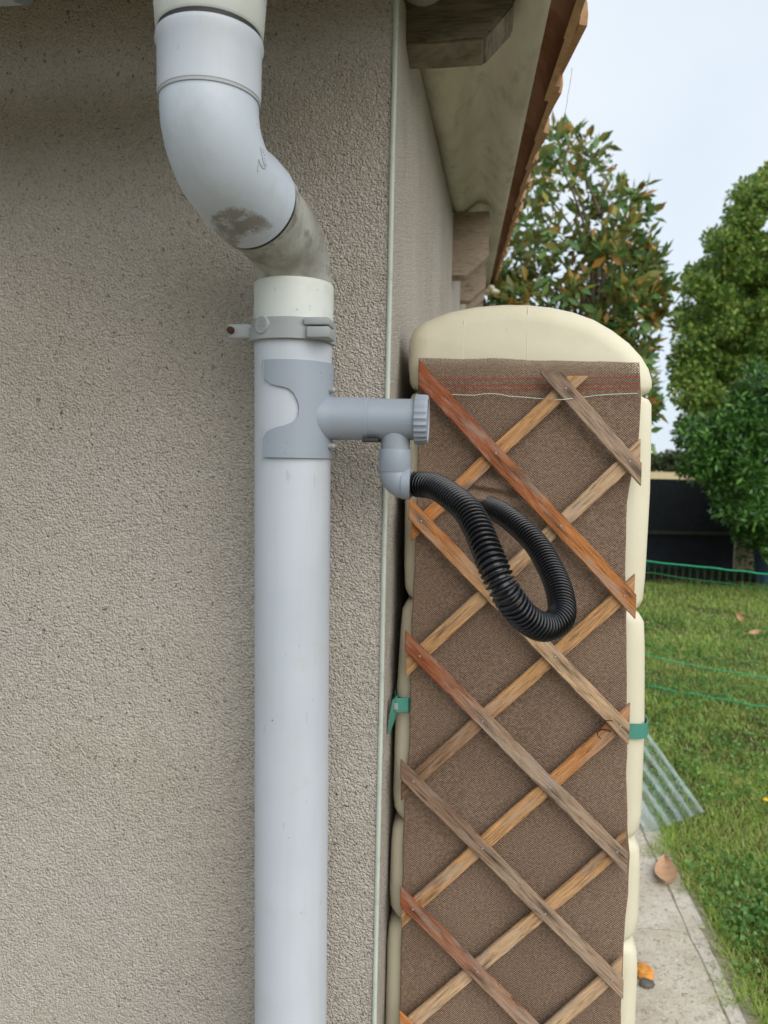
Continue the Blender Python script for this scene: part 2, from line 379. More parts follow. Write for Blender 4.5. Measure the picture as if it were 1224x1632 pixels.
# paving strip along the side wall and the front: each slab a piece
pv = sheet('paving_bed', -6, .81, -.6, 7.2, .0072, M['jointsand'])
slab_bm = None
def slab(x0, x1, y0, y1, h=.010):
    bm = bmesh.new(); g = .0022
    box(bm, (x0+g, y0+g, -.02), (x1-g, y1-g, h), .0018, 1)
    bmesh.ops.subdivide_edges(bm, edges=[e for e in bm.edges if e.calc_length() > .05], cuts=7)
    for v in bm.verts:
        v.co += Vector((noise.noise(v.co*31), noise.noise(v.co*31+Vector((5, 5, 5))), 0))*.0055
        if v.co.z > 0: v.co += Vector((noise.noise(v.co*9)*.004, noise.noise(v.co*9+Vector((5, 5, 5)))*.004, noise.noise(v.co*3)*.0022+noise.noise(v.co*14)*.0022))
    return obj('slab', bm, M['slab'], pv, smooth=30)
ys = [-.6+.486*i for i in range(17)]
off = 2.482-ys[6]; ys = [y+off-.0 for y in ys]
for i in range(16):
    slab(.262, .7192, ys[i], ys[i+1]); slab(-.19, .258, ys[i], ys[i+1])
ye = 1.6
while ye < 6.8:
    L = random.uniform(.30, .62); slab(.7208, .80+random.uniform(-.035, .02), ye, ye+L, .009); ye += L
for i in range(7):
    slab(-.19-.49*(i+1), -.19-.49*i, .55, 1.03); slab(-.19-.49*(i+1), -.19-.49*i, .06, .545)

# ------------------------------------------------------------------ house
WY, WX = 1.08, -.126
def roof_z(y): return 2.01+.17*y
house = tag(empty('house', (-3, 4, 0)), 'house corner in rough beige render with overhanging clay tiled roof', 'house')
bm = bmesh.new(); NYH = 11.5
zt = lambda y: roof_z(y)-.028
P = [(-6, WY, 0), (WX, WY, 0), (WX, WY, zt(WY)), (-6, WY, zt(WY))]
Q = [(-6, NYH, 0), (WX, NYH, 0), (WX, NYH, zt(NYH)), (-6, NYH, zt(NYH))]
a = [bm.verts.new(p) for p in P]; b = [bm.verts.new(p) for p in Q]
for f in ((0, 1, 2, 3), ): bm.faces.new([a[i] for i in f]); bm.faces.new([b[i] for i in f][::-1])
for i in range(4): bm.faces.new((a[i], b[i], b[(i+1) % 4], a[(i+1) % 4]))
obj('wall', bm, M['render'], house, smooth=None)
# corner bead: slim rounded PVC strip, slightly proud
bm = bmesh.new(); pr = []
for k in range(9):
    t = R(-100+k*32); pr.append(Vector((WX-.0005+.0037*math.sin(t+R(45)), WY+.0005-.0037*math.cos(t+R(45)), 0)))
rings = []
for j in range(31):
    z = .02+2.13*j/30; wob = Vector((noise.noise(Vector((0, 0, z*4)))*.0012, noise.noise(Vector((7, 0, z*4)))*.0012, z))
    rings.append([bm.verts.new(p+wob) for p in pr])
for j in range(30):
    for k in range(8): bm.faces.new((rings[j][k], rings[j][k+1], rings[j+1][k+1], rings[j+1][k]))
obj('corner_bead', bm, M['bead'], house, smooth=60)

# corrugated fibre cement sheet under the tiles
XE = .092; nxs = 420; ny = 24; per = .177
V = []; Fc = []
for layer in (0, 1):
    for i in range(nxs+1):
        x = -5.2+(XE+5.2)*i/nxs
        for j in range(ny+1):
            y = .70+(NYH+.2-.70)*j/ny
            V.append((x, y, roof_z(y)+.024*-math.cos(2*math.pi*(x+.10)/per)+layer*.008))
n1 = (nxs+1)*(ny+1)
for i in range(nxs):
    for j in range(ny):
        q = (i*(ny+1)+j, (i+1)*(ny+1)+j, (i+1)*(ny+1)+j+1, i*(ny+1)+j+1); Fc.append(q); Fc.append(tuple(k+n1 for k in q[::-1]))
for j in range(ny):
    q = nxs*(ny+1)+j; Fc.append((q, q+n1, q+n1+1, q+1))
for i in range(nxs):
    q = i*(ny+1); q2 = (i+1)*(ny+1); Fc.append((q, q+n1, q2+n1, q2))
tag(mesh_np('roof_sheet', V, Fc, M['sheet'], house), 'stained grey corrugated sheet under the clay tiles')

# purlins: box with chamfered outer lower end, projecting through the side wall
def purlin(y0, wd, zb, zt_, xe, ch, chz, mat):
    bm = bmesh.new(); x0 = WX-.3
    poly = [Vector((x0, y0, zb)), Vector((xe-ch, y0, zb)), Vector((xe, y0, zb+chz)), Vector((xe, y0, zt_)), Vector((x0, y0, zt_))]
    prism(bm, poly, Vector((0, wd, 0)))
    es = [e for e in bm.edges]
    bmesh.ops.bevel(bm, geom=es, offset=.004, segments=2, affect='EDGES')
    bmesh.ops.subdivide_edges(bm, edges=[e for e in bm.edges if e.calc_length() > .1], cuts=5)
    for v in bm.verts: v.co += Vector((0, noise.noise(v.co*22), noise.noise(v.co*22+Vector((3, 3, 3)))))*.0035
    return obj('purlin', bm, mat, house, smooth=40)
purlin(1.222, .082, 2.142, 2.212, .038, .044, .05, M['beam_shaded'])
purlin(3.33, .09, 2.287, 2.555, .026, .095, .085, M['beam'])
purlin(4.75, .09, 2.475, 2.80, .026, .095, .085, M['beam'])
purlin(6.6, .09, 2.79, 3.11, .026, .095, .085, M['beam'])
purlin(8.4, .09, 3.10, 3.41, .026, .095, .085, M['beam'])

# clay tiles along the verge: arched, tapering, overlapping upslope
al = math.atan(.17); u = Vector((0, math.cos(al), math.sin(al))); nrm = Vector((0, -math.sin(al), math.cos(al)))
def tile_mesh(r0, r1, L, th, a0, a1, seed):
    bm = bmesh.new(); nseg = 12; nl = 4; lay = []
    for side in (0, 1):
        for j in range(nl+1):
            f = j/nl; r = r0+(r1-r0)*f+side*th; row = []
            for k in range(nseg+1):
                a = R(a0+(a1-a0)*k/nseg); jit = 1+.03*noise.noise(Vector((k*.6+seed*9, j*1.3, side*.1)))
                row.append(bm.verts.new((math.cos(a)*r*jit, f*L, math.sin(a)*r*jit)))
            lay.append(row)
    I = lay[:nl+1]; O = lay[nl+1:]
    for j in range(nl):
        for k in range(nseg):
            bm.faces.new((I[j][k], I[j][k+1], I[j+1][k+1], I[j+1][k])); bm.faces.new((O[j][k+1], O[j][k], O[j+1][k], O[j+1][k+1]))
        for k in (0, nseg):
            bm.faces.new((I[j][k], I[j+1][k], O[j+1][k], O[j][k])).material_index = 1
    for k in range(nseg):
        for j in (0, nl): bm.faces.new((I[j][k], O[j][k], O[j][k+1], I[j][k+1])).material_index = 1
    bmesh.ops.recalc_face_normals(bm, faces=bm.faces)
    me = bpy.data.meshes.new('tile'); bm.to_mesh(me); bm.free()
    for p in me.polygons: p.use_smooth = True
    me.set_sharp_from_angle(angle=R(40)); me.materials.append(M['tile']); me.materials.append(M['tile_rim']); return me
TM = [tile_mesh(.054, .042, .46, .014, -14, 184, i) for i in range(4)]
TB = [tile_mesh(.068, .038, .43, .015, -12, 150, i+5) for i in range(4)]
tiles_b = []
def lay_tile(me, X, y, lift, tilt, roll):
    o = bpy.data.objects.new('tile', me); COL.objects.link(o)
    base = Vector((X, y, roof_z(y)))+nrm*lift
    o.matrix_world = Matrix.Translation(base) @ Matrix.Rotation(al+tilt, 4, 'X') @ Matrix.Rotation(roll, 4, 'Y')
    loc, rt, sc = o.matrix_world.decompose(); o.rotation_mode = 'XYZ'; o.location = loc; o.rotation_euler = rt.to_euler(); o.scale = sc
    o.parent = house; o.matrix_parent_inverse = WORLD(house).inverted(); return o
y = .62; i = 0
while y < 11:
    lay_tile(TM[i % 4], .092+random.uniform(-.004, .004), y, .028, -.030, random.uniform(-.04, .04))
    tiles_b.append(lay_tile(TB[(i*3+1) % 4],   .101+random.uniform(-.006, .006), y+.17+random.uniform(-.03, .03), .072, -.035, random.uniform(-.06, .1)))
    y += .385; i += 1
for o, f in ((tiles_b[2], .1), (tiles_b[3], .05), (tiles_b[5], .1), (tiles_b[7], .2)):       # moss cushions on the verge tiles
    bm = bmesh.new(); bmesh.ops.create_icosphere(bm, subdivisions=3, radius=1)
    c = Vector(o.location)+u*f*.45+Vector((.058, 0, .028))
    for v in bm.verts:
        d = v.co.copy(); k = 1+.35*noise.noise(d*2.2+c*9)+.2*noise.noise(d*6+c); v.co = c+Vector((d.x*.014, d.y*.055, d.z*.022))*k
    obj('moss', bm, M['moss'], o)

# gutter with bracket
gut_c = Vector((0, .795, 2.059)); bm = bmesh.new(); gr_ = .068
pro = [Vector((0, gr_*math.cos(R(180+k*15)), gr_*math.sin(R(180+k*15)))) for k in range(13)]
pro2 = [p*(1-.05) for p in pro][::-1]
ring = [p+gut_c for p in pro+pro2]
prism(bm, [Vector((-5.2, p.y, p.z)) for p in ring], Vector((5.2-.135, 0, 0)))
# end stop
prism(bm, [Vector((-.137, p.y, p.z)) for p in [q*1.03+gut_c for q in pro]], Vector((.006, 0, 0)))
gut = obj('gutter', bm, M['gutter'], house, smooth=35)
for gx in (-.525, -1.2):
    bm = bmesh.new()
    prism(bm, [Vector((gx-.014, p.y, p.z)) for p in [q*1.09+gut_c for q in pro]+[q*1.01+gut_c for q in pro[::-1]]], Vector((.028, 0, 0)))
    obj('bracket', bm, M['gutter'], gut)
for (gx, s) in ((-.50, .012), (-.13, .009)):
    bm = bmesh.new(); bmesh.ops.create_icosphere(bm, subdivisions=3, radius=1); c = gut_c+Vector((gx, -.012, -.070))
    for v in bm.verts:
        d = v.co.copy(); v.co = c+Vector((d.x*s*1.6, d.y*s, d.z*s*.6))*(1+.5*noise.noise(d*2+c*30))
    obj('moss', bm, M['moss'], gut)

# ------------------------------------------------------------------ downpipe
PX, PY = -.2415, .995; TX, TY = -.2845, .794
dp = tag(empty('downpipe', (PX, PY, 0)), 'white plastic downpipe with a swan neck bend on the front wall', 'downpipe')
hv = Vector((PX-TX, PY-TY, 0)); Dh = hv.length; hv.normalize()
Ra, A = .060, R(79)
Ls = (Dh-2*Ra*(1-math.cos(A)))/math.sin(A); vert = 2*Ra*math.sin(A)+Ls*math.cos(A)
Z1 = 1.722; Z0 = Z1+vert
def sp(s, z): return Vector((TX, TY, 0))+hv*s+Vector((0, 0, z))
up_arc = [sp(Ra*(1-math.cos(A*k/14)), Z0-Ra*math.sin(A*k/14)) for k in range(15)]
e1 = (Ra*(1-math.cos(A)), Z0-Ra*math.sin(A)); dS = (math.sin(A), -math.cos(A))
mid = lambda t: sp(e1[0]+dS[0]*Ls*t, e1[1]+dS[1]*Ls*t)
lo_arc = [sp(Dh-Ra*(1-math.cos(A*(1-k/14))), Z1+Ra*math.sin(A*(1-k/14))) for k in range(15)]
Rt = .0505
def on_bend(x, y):     # point of the bend's skin hit by this picture point (sphere-march against the swept axis)
    axis = [Vector((TX, TY, 1.905))]+up_arc+[mid(.25), mid(.5)]
    d = ray(x, y).normalized(); t = .5
    for _ in range(200):
        p = CAM+d*t; dm = 9
        for i in range(len(axis)-1):
            ab = axis[i+1]-axis[i]; f = max(0, min(1, (p-axis[i]).dot(ab)/ab.length_squared)); dm = min(dm, (p-axis[i]-ab*f).length)
        if dm-Rt < .0002: return p
        t += max(dm-Rt, .0002)
    return p
gq = [on_bend(*q) for q in ((334, 350), (408, 340), (365, 337), (375, 374))]
M['elbow'] = m_pvc_elbow(gq)
bm = bmesh.new(); tube(bm, [Vector((TX, TY, 1.905))]+up_arc+[mid(.10), mid(.20), mid(.42), mid(.45)], [Rt]*16+[Rt+.001, Rt+.0026, Rt+.0032, Rt-.0005], 64)
ub = obj('upper_bend', bm, M['elbow'], dp)
bm = bmesh.new(); tube(bm, [mid(.445), mid(.485)], [.0515, .0512], 64); obj('seal', bm, M['gasket'], ub)
def vt(*zr): return [Vector((TX, TY, z)) for z in zr]
bm = bmesh.new(); tube(bm, vt(1.868, 1.8685, 1.872, 1.915, 1.921, 1.9265, 1.9275), [.0505, .0523, .0526, .0530, .0552, .0545, .052], 64)
obj('socket', bm, M['pvc'], dp)
bm = bmesh.new(); tube(bm, vt(1.8650, 1.8705), [.0518, .0518], 64); obj('rim', bm, M['ring'], dp)
bm = bmesh.new(); tube(bm, vt(1.927, 1.9335), [.0530, .0520], 64); obj('seal', bm, M['gasket'], dp)
bm = bmesh.new(); tube(bm, vt(1.9325, 1.935, 1.96, 2.01), [.0525, .0545, .0565, .060], 64)
obj('outlet', bm, M['cream_pvc'], dp)
bm = bmesh.new(); tube(bm, [mid(.40), mid(.48), mid(.485), mid(.56), mid(.575), mid(.8), mid(.99)]+lo_arc+[Vector((PX, PY, Z1-.02))], [.049, .049, .0522, .0522, .0492]+[.0490]*18, 64)
obj('lower_bend', bm, M['dirty'], dp)
bm = bmesh.new(); tube(bm, [Vector((PX, PY, z)) for z in (1.7255, 1.7245, 1.722, 1.68, 1.66, 1.655)], [.0502, .0512, .0516, .0516, .0514, .0510], 64)
obj('sleeve', bm, M['cream_pvc'], dp)
bm = bmesh.new(); tube(bm, [Vector((PX, PY, 1.655)), Vector((PX, PY, 1.645)), Vector((PX, PY, 1.628))]+[Vector((PX+.0095*k/8, PY+.003*k, 1.615-1.58*k/8)) for k in range(9)], [.0512, .0512, .0502]+[.0500]*9, 64)
obj('pipe', bm, M['pvc'], dp)
# moulded maker's mark on the bend: an outlined leaf shape with worn letters and an arrow
def stroke(bm, pts, r):
    tube(bm, pts, r, 6)
mk = bmesh.new()
px = lambda a, b: on_bend(390+a*60/1224, 220+b*70/1428)
stroke(mk, [px(*q) for q in ((500, 300), (560, 560), (620, 820), (660, 985))], .0005)
stroke(mk, [px(*q) for q in ((660, 985), (590, 975), (520, 890), (475, 760), (455, 690))], .0006)
stroke(mk, [px(*q) for q in ((440, 700), (440, 850), (415, 1060), (440, 1110))], .0004)
for q in ([(575, 370), (600, 350), (590, 440)], [(585, 450), (620, 470), (640, 430)], [(615, 545), (650, 570), (660, 520)], [(640, 650), (665, 690), (655, 740), (690, 760)], [(650, 830), (700, 850), (720, 900), (670, 920)], [(540, 690), (560, 700)], [(560, 790), (580, 800)], [(580, 880), (600, 880)]):
    stroke(mk, [px(*k) for k in q], .00035)
obj('moulded_mark', mk, M['ring'], ub)

# clamp
cl = empty('pipe_clamp', (PX, PY, 1.66)); cl.parent = dp; cl.matrix_parent_inverse = WORLD(dp).inverted()
zc0, zc1 = 1.6485, 1.6755
bm = bmesh.new()
def band(bm, r0, r1, z0, z1, a0, a1, n=40, dz=0.0):
    V = []
    for k in range(n+1):
        a = R(a0+(a1-a0)*k/n); c, s = math.sin(a), -math.cos(a); z = dz*math.sin(math.pi*k/n)
        V.append([bm.verts.new((PX+r*c, PY+r*s, zz+z)) for r, zz in ((r0, z0), (r1, z0), (r1, z1), (r0, z1))])
    for k in range(n):
        for m in range(4): bm.faces.new((V[k][m], V[k][(m+1) % 4], V[k+1][(m+1) % 4], V[k+1][m]))
    bm.faces.new(V[0][::-1]); bm.faces.new(V[-1])
band(bm, .0500, .0555, zc0, zc1, -95, 98)
band(bm, .0545, .0580, zc0+.0005, zc0+.0165, -78, 52)      # raised lower half of the band
cb = obj('band', bm, M['clamp'], cl, smooth=30); cb['label'] = 'grey plastic pipe clamp band'
bm = bmesh.new(); box(bm, (PX+.030, PY-.058, zc0+.001), (PX+.0585, PY-.018, zc0+.0145), .002); box(bm, (PX+.026, PY-.056, zc0+.0165), (PX+.0575, PY-.018, zc1-.001), .002)
obj('catch', bm, M['clamp'], cl)
bm = bmesh.new(); box(bm, (PX-.0815, PY-.027, zc0+.004), (PX-.046, PY-.018, zc1-.004), .004, 3); obj('lug', bm, M['clamp'], cl)
bm = bmesh.new(); tube(bm, [Vector((PX-.0745, PY-.029, 1.6625)), Vector((PX-.0745, PY-.0335, 1.6625)), Vector((PX-.0745, PY-.035, 1.6625))], [.0046, .0044, .003], 20)
obj('screw', bm, M['rust'], cl)
bm = bmesh.new(); aa = R(-29); dv = Vector((math.sin(aa), -math.cos(aa), 0)); c0 = Vector((PX, PY, 1.6655))
tube(bm, [c0+dv*.0545, c0+dv*.0592, c0+dv*.0598], [.0108, .0108, .0100], 32); ds = obj('badge', bm, M['clamp'], cl)
bm = bmesh.new(); sv = Vector((math.cos(aa), math.sin(aa), 0)); zv = Vector((0, 0, 1))
for (x0, x1, z) in ((-.004, .0035, .005), (-.0065, .007, .0004), (-.0065, .007, -.0012), (-.004, .004, -.0052), (-.003, -.0005, .0028), (.001, .004, .0030), (-.003, .000, -.0035), (.001, .003, -.0034)):
    stroke(bm, [c0+dv*.0599+sv*x0+zv*z, c0+dv*.0599+sv*x1+zv*z], .00035)
obj('moulded_mark', bm, M['ring'], ds)

# ------------------------------------------------------------------ rain diverter
dv_ = tag(empty('rain_diverter', (PX, PY, 1.5)), 'grey plastic rainwater diverter saddle with tee clipped round the white downpipe', 'diverter')
zs0, zs1 = 1.5015, 1.6235; rs = .0532
Lp = [(580, 417), (600, 417), (610, 421), (618, 430), (622, 445), (624, 458), (632, 468), (645, 475), (655, 477), (668, 475), (676, 466), (681, 453), (684, 440), (690, 426), (700, 419), (731, 418)]
def left_edge(ypx):
    for (y0, x0), (y1, x1) in zip(Lp, Lp[1:]):
        if y0 <= ypx <= y1: return x0+(x1-x0)*(ypx-y0)/(y1-y0)
    return 417
bm = bmesh.new(); nr, ncn = 64, 28; gi = []; go = []
for j in range(nr+1):
    f = j/nr; z = zs1+(zs0-zs1)*f; yp = 581+149*f
    d_ = ray(left_edge(yp), 655); qa = d_.x**2+d_.y**2; qb = -2*(d_.x*PX+d_.y*PY); qc = PX**2+PY**2-rs**2
    th_ = (-qb-math.sqrt(max(0, qb*qb-4*qa*qc)))/(2*qa); aL = math.atan2(d_.x*th_-PX, -(d_.y*th_-PY))
    aR = R(112); ri = []; ro = []
    for k in range(ncn+1):
        a_ = aL+(aR-aL)*k/ncn
        for lst, rr in ((ri, .0502), (ro, rs)): lst.append(bm.verts.new((PX+rr*math.sin(a_), PY-rr*math.cos(a_), z)))
    gi.append(ri); go.append(ro)
for j in range(nr):
    for k in range(ncn):
        bm.faces.new((go[j][k], go[j+1][k], go[j+1][k+1], go[j][k+1]))
    bm.faces.new((gi[j][0], gi[j+1][0], go[j+1][0], go[j][0]))
    bm.faces.new((gi[j][-1], go[j][-1], go[j+1][-1], gi[j+1][-1]))
for k in range(ncn):
    bm.faces.new((gi[0][k], go[0][k], go[0][k+1], gi[0][k+1])); bm.faces.new((gi[-1][k], gi[-1][k+1], go[-1][k+1], go[-1][k]))
sad = obj('saddle', bm, M['grey'], dv_, smooth=40)
for (za, zb) in ((1.6225, 1.5925), (1.5405, 1.5025)):
    bm = bmesh.new(); a_ = R(-31); stroke(bm, [Vector((PX+(rs)*math.sin(a_), PY-(rs)*math.cos(a_), z)) for z in (za, zb)], .0005)
    obj('mould_line', bm, M['grey'], sad)
za = on_y(600, 668, PY).z; Za = Vector((0, 0, za)); AY = PY-.004
def ax(x): return Vector((x, AY, za))
xp = lambda x: on_y(x, 668, AY-.02).x
bm = bmesh.new(); tube(bm, [ax(PX+.028), ax(PX+.040), ax(PX+.050), ax(xp(530)), ax(xp(583)), ax(xp(584))], [.033, .0315, .0292, .0278, .0275, .0265], 48)
obj('branch', bm, M['grey'], dv_)
bm = bmesh.new(); tube(bm, [ax(xp(582)), ax(xp(585)), ax(xp(590)), ax(xp(662))], [.0262, .0268, .0262, .0262], 48)
tee = obj('tee', bm, M['grey'], dv_)
bm = bmesh.new(); box(bm, (xp(577), AY-.020, za-.0300), (xp(603), AY+.012, za-.0255), .001); obj('clip', bm, M['gasket'], dv_)
# screw cap with grips
bm = bmesh.new(); ng = 24; rings = []
for (x, r, g_) in ((xp(659), .0290, 0), (xp(660), .0316, 1), (xp(662), .0322, 1), (xp(677), .0318, 1), (xp(680), .0308, .6), (xp(681), .0295, 0), (xp(680.4), .0265, 0), (xp(679), .026, 0)):
    ring = []
    for k in range(ng*8):
        a_ = 2*math.pi*k/(ng*8); ph = (k % 8)/8
        rr = r-(.0016*g_*(.5-.5*math.cos(2*math.pi*ph))**.6)
        ring.append(bm.verts.new(ax(x)+Vector((0, -math.cos(a_)*rr, math.sin(a_)*rr))))
    rings.append(ring)
n8 = ng*8
for i in range(len(rings)-1):
    for k in range(n8): bm.faces.new((rings[i][k], rings[i][(k+1) % n8], rings[i+1][(k+1) % n8], rings[i+1][k]))
bm.faces.new(rings[0][::-1]); bm.faces.new(rings[-1])
obj('cap', bm, M['grey'], dv_, smooth=30)
XD = xp(628.5); zz = lambda y: on_y(628, y, AY-.02).z
vz = lambda y: Vector((XD, AY, zz(y)))
bm = bmesh.new(); tube(bm, [Vector((XD, AY, za)), vz(700), vz(717), vz(722)], [.0192, .0188, .0184, .0184], 40); obj('outlet', bm, M['grey'], dv_)
bm = bmesh.new(); tube(bm, [vz(715.5), vz(716), vz(718), vz(751), vz(752.5)], [.0195, .0207, .0212, .0214, .0206], 40); obj('union', bm, M['grey'], dv_)
ze = zz(771); zc = zz(752)
Re = .0165; arc = [Vector((XD, AY, zc+.004))]+[Vector((XD+Re*(1-math.cos(R(90)*k/10)), AY-.002*k/10, ze+Re-Re*math.sin(R(90)*k/10))) for k in range(11)]
XH = xp(654); arc.append(Vector((XH, AY-.003, ze)))
bm = bmesh.new(); tube(bm, arc, [.0200]*(len(arc)-1)+[.0193], 40); obj('elbow', bm, M['grey'], dv_)
bm = bmesh.new(); tube(bm, [Vector((XH-.010, AY-.003, ze)), Vector((XH+.0005, AY-.003, ze)), Vector((XH+.001, AY-.003, ze))], [.0202, .0205, .019], 40); obj('collar', bm, M['grey'], dv_)
for ys_ in (622, 711):
    c = on_y(531, ys_, PY-.012); bm = bmesh.new(); tube(bm, [c-Vector((.006, 0, 0)), c+Vector((.001, -.001, 0)), c+Vector((.003, -.001, 0))], [.0040, .0040, .0025], 16)
    tube(bm, [c+Vector((.002, -.001, 0)), c+Vector((.006, -.001, 0))], [.0015, .0012], 10); obj('screw', bm, M['steel'], dv_)

# ------------------------------------------------------------------ hose
hp = [Vector((XH-.004, AY-.003, ze)), Vector((XH+.012, AY-.005, ze-.0005))]
hp += [at_depth(*q) for q in ((697, 777, .955), (738, 807, .885), (758, 836, .85), (772, 868, .825), (789, 910, .805), (807, 946, .80), (836, 983, .82), (868, 999, .85), (894, 982, .885), (892, 944, .93), (877, 905, .98), (855, 868, 1.03), (826, 838, 1.08), (798, 817, 1.13), (780, 808, 1.17), (768, 803, 1.205))]
n_s = 1500; cp, HL = spline(hp, n_s); pitch = .0064; rr = []
for i in range(n_s):
    ph = (HL*i/(n_s-1)/pitch) % 1.0
    rr.append(.0120+.0048*(max(0, math.sin(math.pi*min(1, ph/.58)))**.7 if ph < .58 else 0)+.0003*noise.noise(Vector((i*.011, 0, 0))))
bm = bmesh.new(); tube(bm, cp, rr, 40); ho = obj('drain_hose', bm, M['black'], smooth=None)
for p in ho.data.polygons: p.use_smooth = True
tag(ho, 'black ribbed flexible hose looping from the grey diverter into the brown netting', 'hose')

# ------------------------------------------------------------------ water tank
tk = tag(empty('water_tank', (.08, 1.7, 0)), 'tall narrow ivory plastic rainwater tank beside the house wall', 'water tank')
topc = [(-.111, 1.648), (-.1105, 1.690), (-.104, 1.707), (-.086, 1.720), (-.050, 1.734), (-.006, 1.7425), (.035, 1.7455), (.071, 1.745), (.105, 1.7415), (.140, 1.734), (.172, 1.7225), (.200, 1.7065), (.226, 1.687), (.245, 1.667), (.257, 1.648), (.2625, 1.630)]
rt = [(.263, 1.620), (.2595, 1.6125), (.252, 1.6095), (.2485, 1.6075), (.2515, 1.6045), (.259, 1.6015), (.2635, 1.594), (.2655, 1.55), (.267, 1.46), (.2655, 1.33), (.2635, 1.295), (.258, 1.2825), (.2515, 1.279), (.2515, 1.275), (.259, 1.2715), (.2665, 1.259), (.2695, 1.22), (.2745, 1.09), (.2755, .955), (.273, .932), (.266, .920), (.2585, .915), (.2585, .911), (.267, .907), (.2745, .897), (.277, .87), (.278, .79), (.276, .765), (.268, .753), (.2605, .748), (.2605, .744), (.269, .740), (.277, .730), (.280, .70), (.281, .3), (.281, .03), (.27, .0)]
lf = [(x*-1+.153+0, z) for x, z in rt]      # mirrored profile: left side x = .153 - x (about the tank's middle .0765)
lf = [(-(x-.0765)*.985+.0765-.002+.003*0, z+.004) for x, z in rt]
lf = [(x+.001, z) for x, z in lf]
outl = topc+rt+[p for p in lf[::-1]]
O2 = [Vector((p[0], p[1])) for p in outl]; no = len(O2)
def inset(d):
    r = []
    for i in range(no):
        if 0 < i < len(topc)-1:
            t = (O2[i+1]-O2[i-1]).normalized(); n = Vector((-t.y, t.x))
        elif i >= len(topc)-1 and i < len(topc)+len(rt): n = Vector((1, 0))
        else: n = Vector((-1, 0))
        r.append(O2[i]-n*d)
    return r
YF = 1.200
prof = [(0, .030), (.0015, .022), (.005, .013), (.011, .006), (.019, .0015), (.030, 0), (.40, 0), (.80, 0), (.83, .004), (.85, .02)]
bm = bmesh.new(); rg = []
for dy, ins in prof:
    rg.append([bm.verts.new((p.x, YF+dy, p.y)) for p in inset(ins)])
for i in range(len(rg)-1):
    for k in range(no): bm.faces.new((rg[i][k], rg[i][(k+1) % no], rg[i+1][(k+1) % no], rg[i+1][k]))
bm.faces.new(rg[0]); bm.faces.new(rg[-1][::-1])
bmesh.ops.triangulate(bm, faces=[f for f in bm.faces if len(f.verts) > 4])
body = obj('body', bm, M['tank'], tk, smooth=50)
bm = bmesh.new()     # mould seam down the front and over the crown
tube(bm, [Vector((.071, YF+.03, 1.7458)), Vector((.071, YF+.012, 1.7400)), Vector((.0712, YF+.004, 1.731)), Vector((.0712, YF+.0004, 1.715)), Vector((.0714, YF+.0002, 1.66))], .0006, 8)
obj('mould_seam', bm, M['tank'], body)
bm = bmesh.new(); tube(bm, [Vector((-.0245, YF+.008, 1.727)), Vector((-.0245, YF+.0006, 1.715)), Vector((-.0245, YF+.0004, 1.6)) ], .0007, 8); obj('mould_seam', bm, M['tank'], body)

# ------------------------------------------------------------------ shade netting
YN = 1.188
def net_l(z):
    return float(np.interp(z, [0, .6, .94, 1.05, 1.24, 1.35, 1.46, 1.56, 1.66], [-.098, -.098, -.099, -.093, -.093, -.091, -.089, -.091, -.092]))
def net_r(z):
    return float(np.interp(z, [0, .63, .76, .84, .9, .95, 1.02, 1.2, 1.35, 1.446, 1.50, 1.54, 1.60, 1.66], [.25, .250, .249, .252, .2525, .247, .243, .236, .228, .226, .234, .239, .240, .234]))
HX, HZ = at_depth(768, 800, 1.19).x, at_depth(768, 800, 1.19).z
V = []; Fc = []; nu, nv = 120, 420; zt0, zb0 = 1.657, .04
for j in range(nv+1):
    z = zt0+(zb0-zt0)*j/nv
    for i in range(nu+1):
        f = i/nu; x = net_l(z)+(net_r(z)-net_l(z))*f
        p = Vector((x*3, z*3, 0)); y = YN-.0025*noise.noise(p*1.6)-.0012*noise.noise(p*5)
        d = math.hypot((x-HX)/.05, (z-HZ-.010)/.026); y -= .013*math.exp(-d*d)*(1+.6*math.sin((z-HZ)*260+x*40))
        zz_ = z+(.0016*noise.noise(Vector((x*18, 0, 0)))+.004*(.5-abs(f-.35))-.0035*f if j == 0 else 0)
        if z > 1.60: y -= .003*(1-abs((z-1.63)/.03))
        xe = .0015*noise.noise(Vector((z*22, i//60, 3)))
        V.append((x+xe*(abs(f-.5)*2)**6, y, zz_))
for j in range(nv):
    for i in range(nu):
        a0 = j*(nu+1)+i; Fc.append((a0, a0+nu+1, a0+nu+2, a0+1))
net = mesh_np('shade_net', V, Fc, M['net'])
sm = net.modifiers.new('thickness', 'SOLIDIFY'); sm.thickness = .0012
tag(net, 'brown woven shade netting stretched over the front of the ivory tank', 'netting')

# tie wire across the netting
wp = [on_y(x, y, 1.178) for x, y in ((700, 630), (725, 629), (752, 630), (775, 627.5), (795, 628), (812, 631.5), (840, 633.5), (868, 636))]
wp += [on_y(x, y, 1.1585) for x, y in ((885, 637), (905, 636))]+[on_y(x, y, 1.178) for x, y in ((930, 633), (955, 630), (985, 628), (1016, 627))]
cpw, _ = spline(wp, 160); bm = bmesh.new(); tube(bm, [p+Vector((0, 0, .0006*noise.noise(p*70))) for p in cpw], .0006, 8)
tag(obj('tie_wire', bm, M['wire']), 'thin pale wire strung across the top of the brown netting', 'wire')

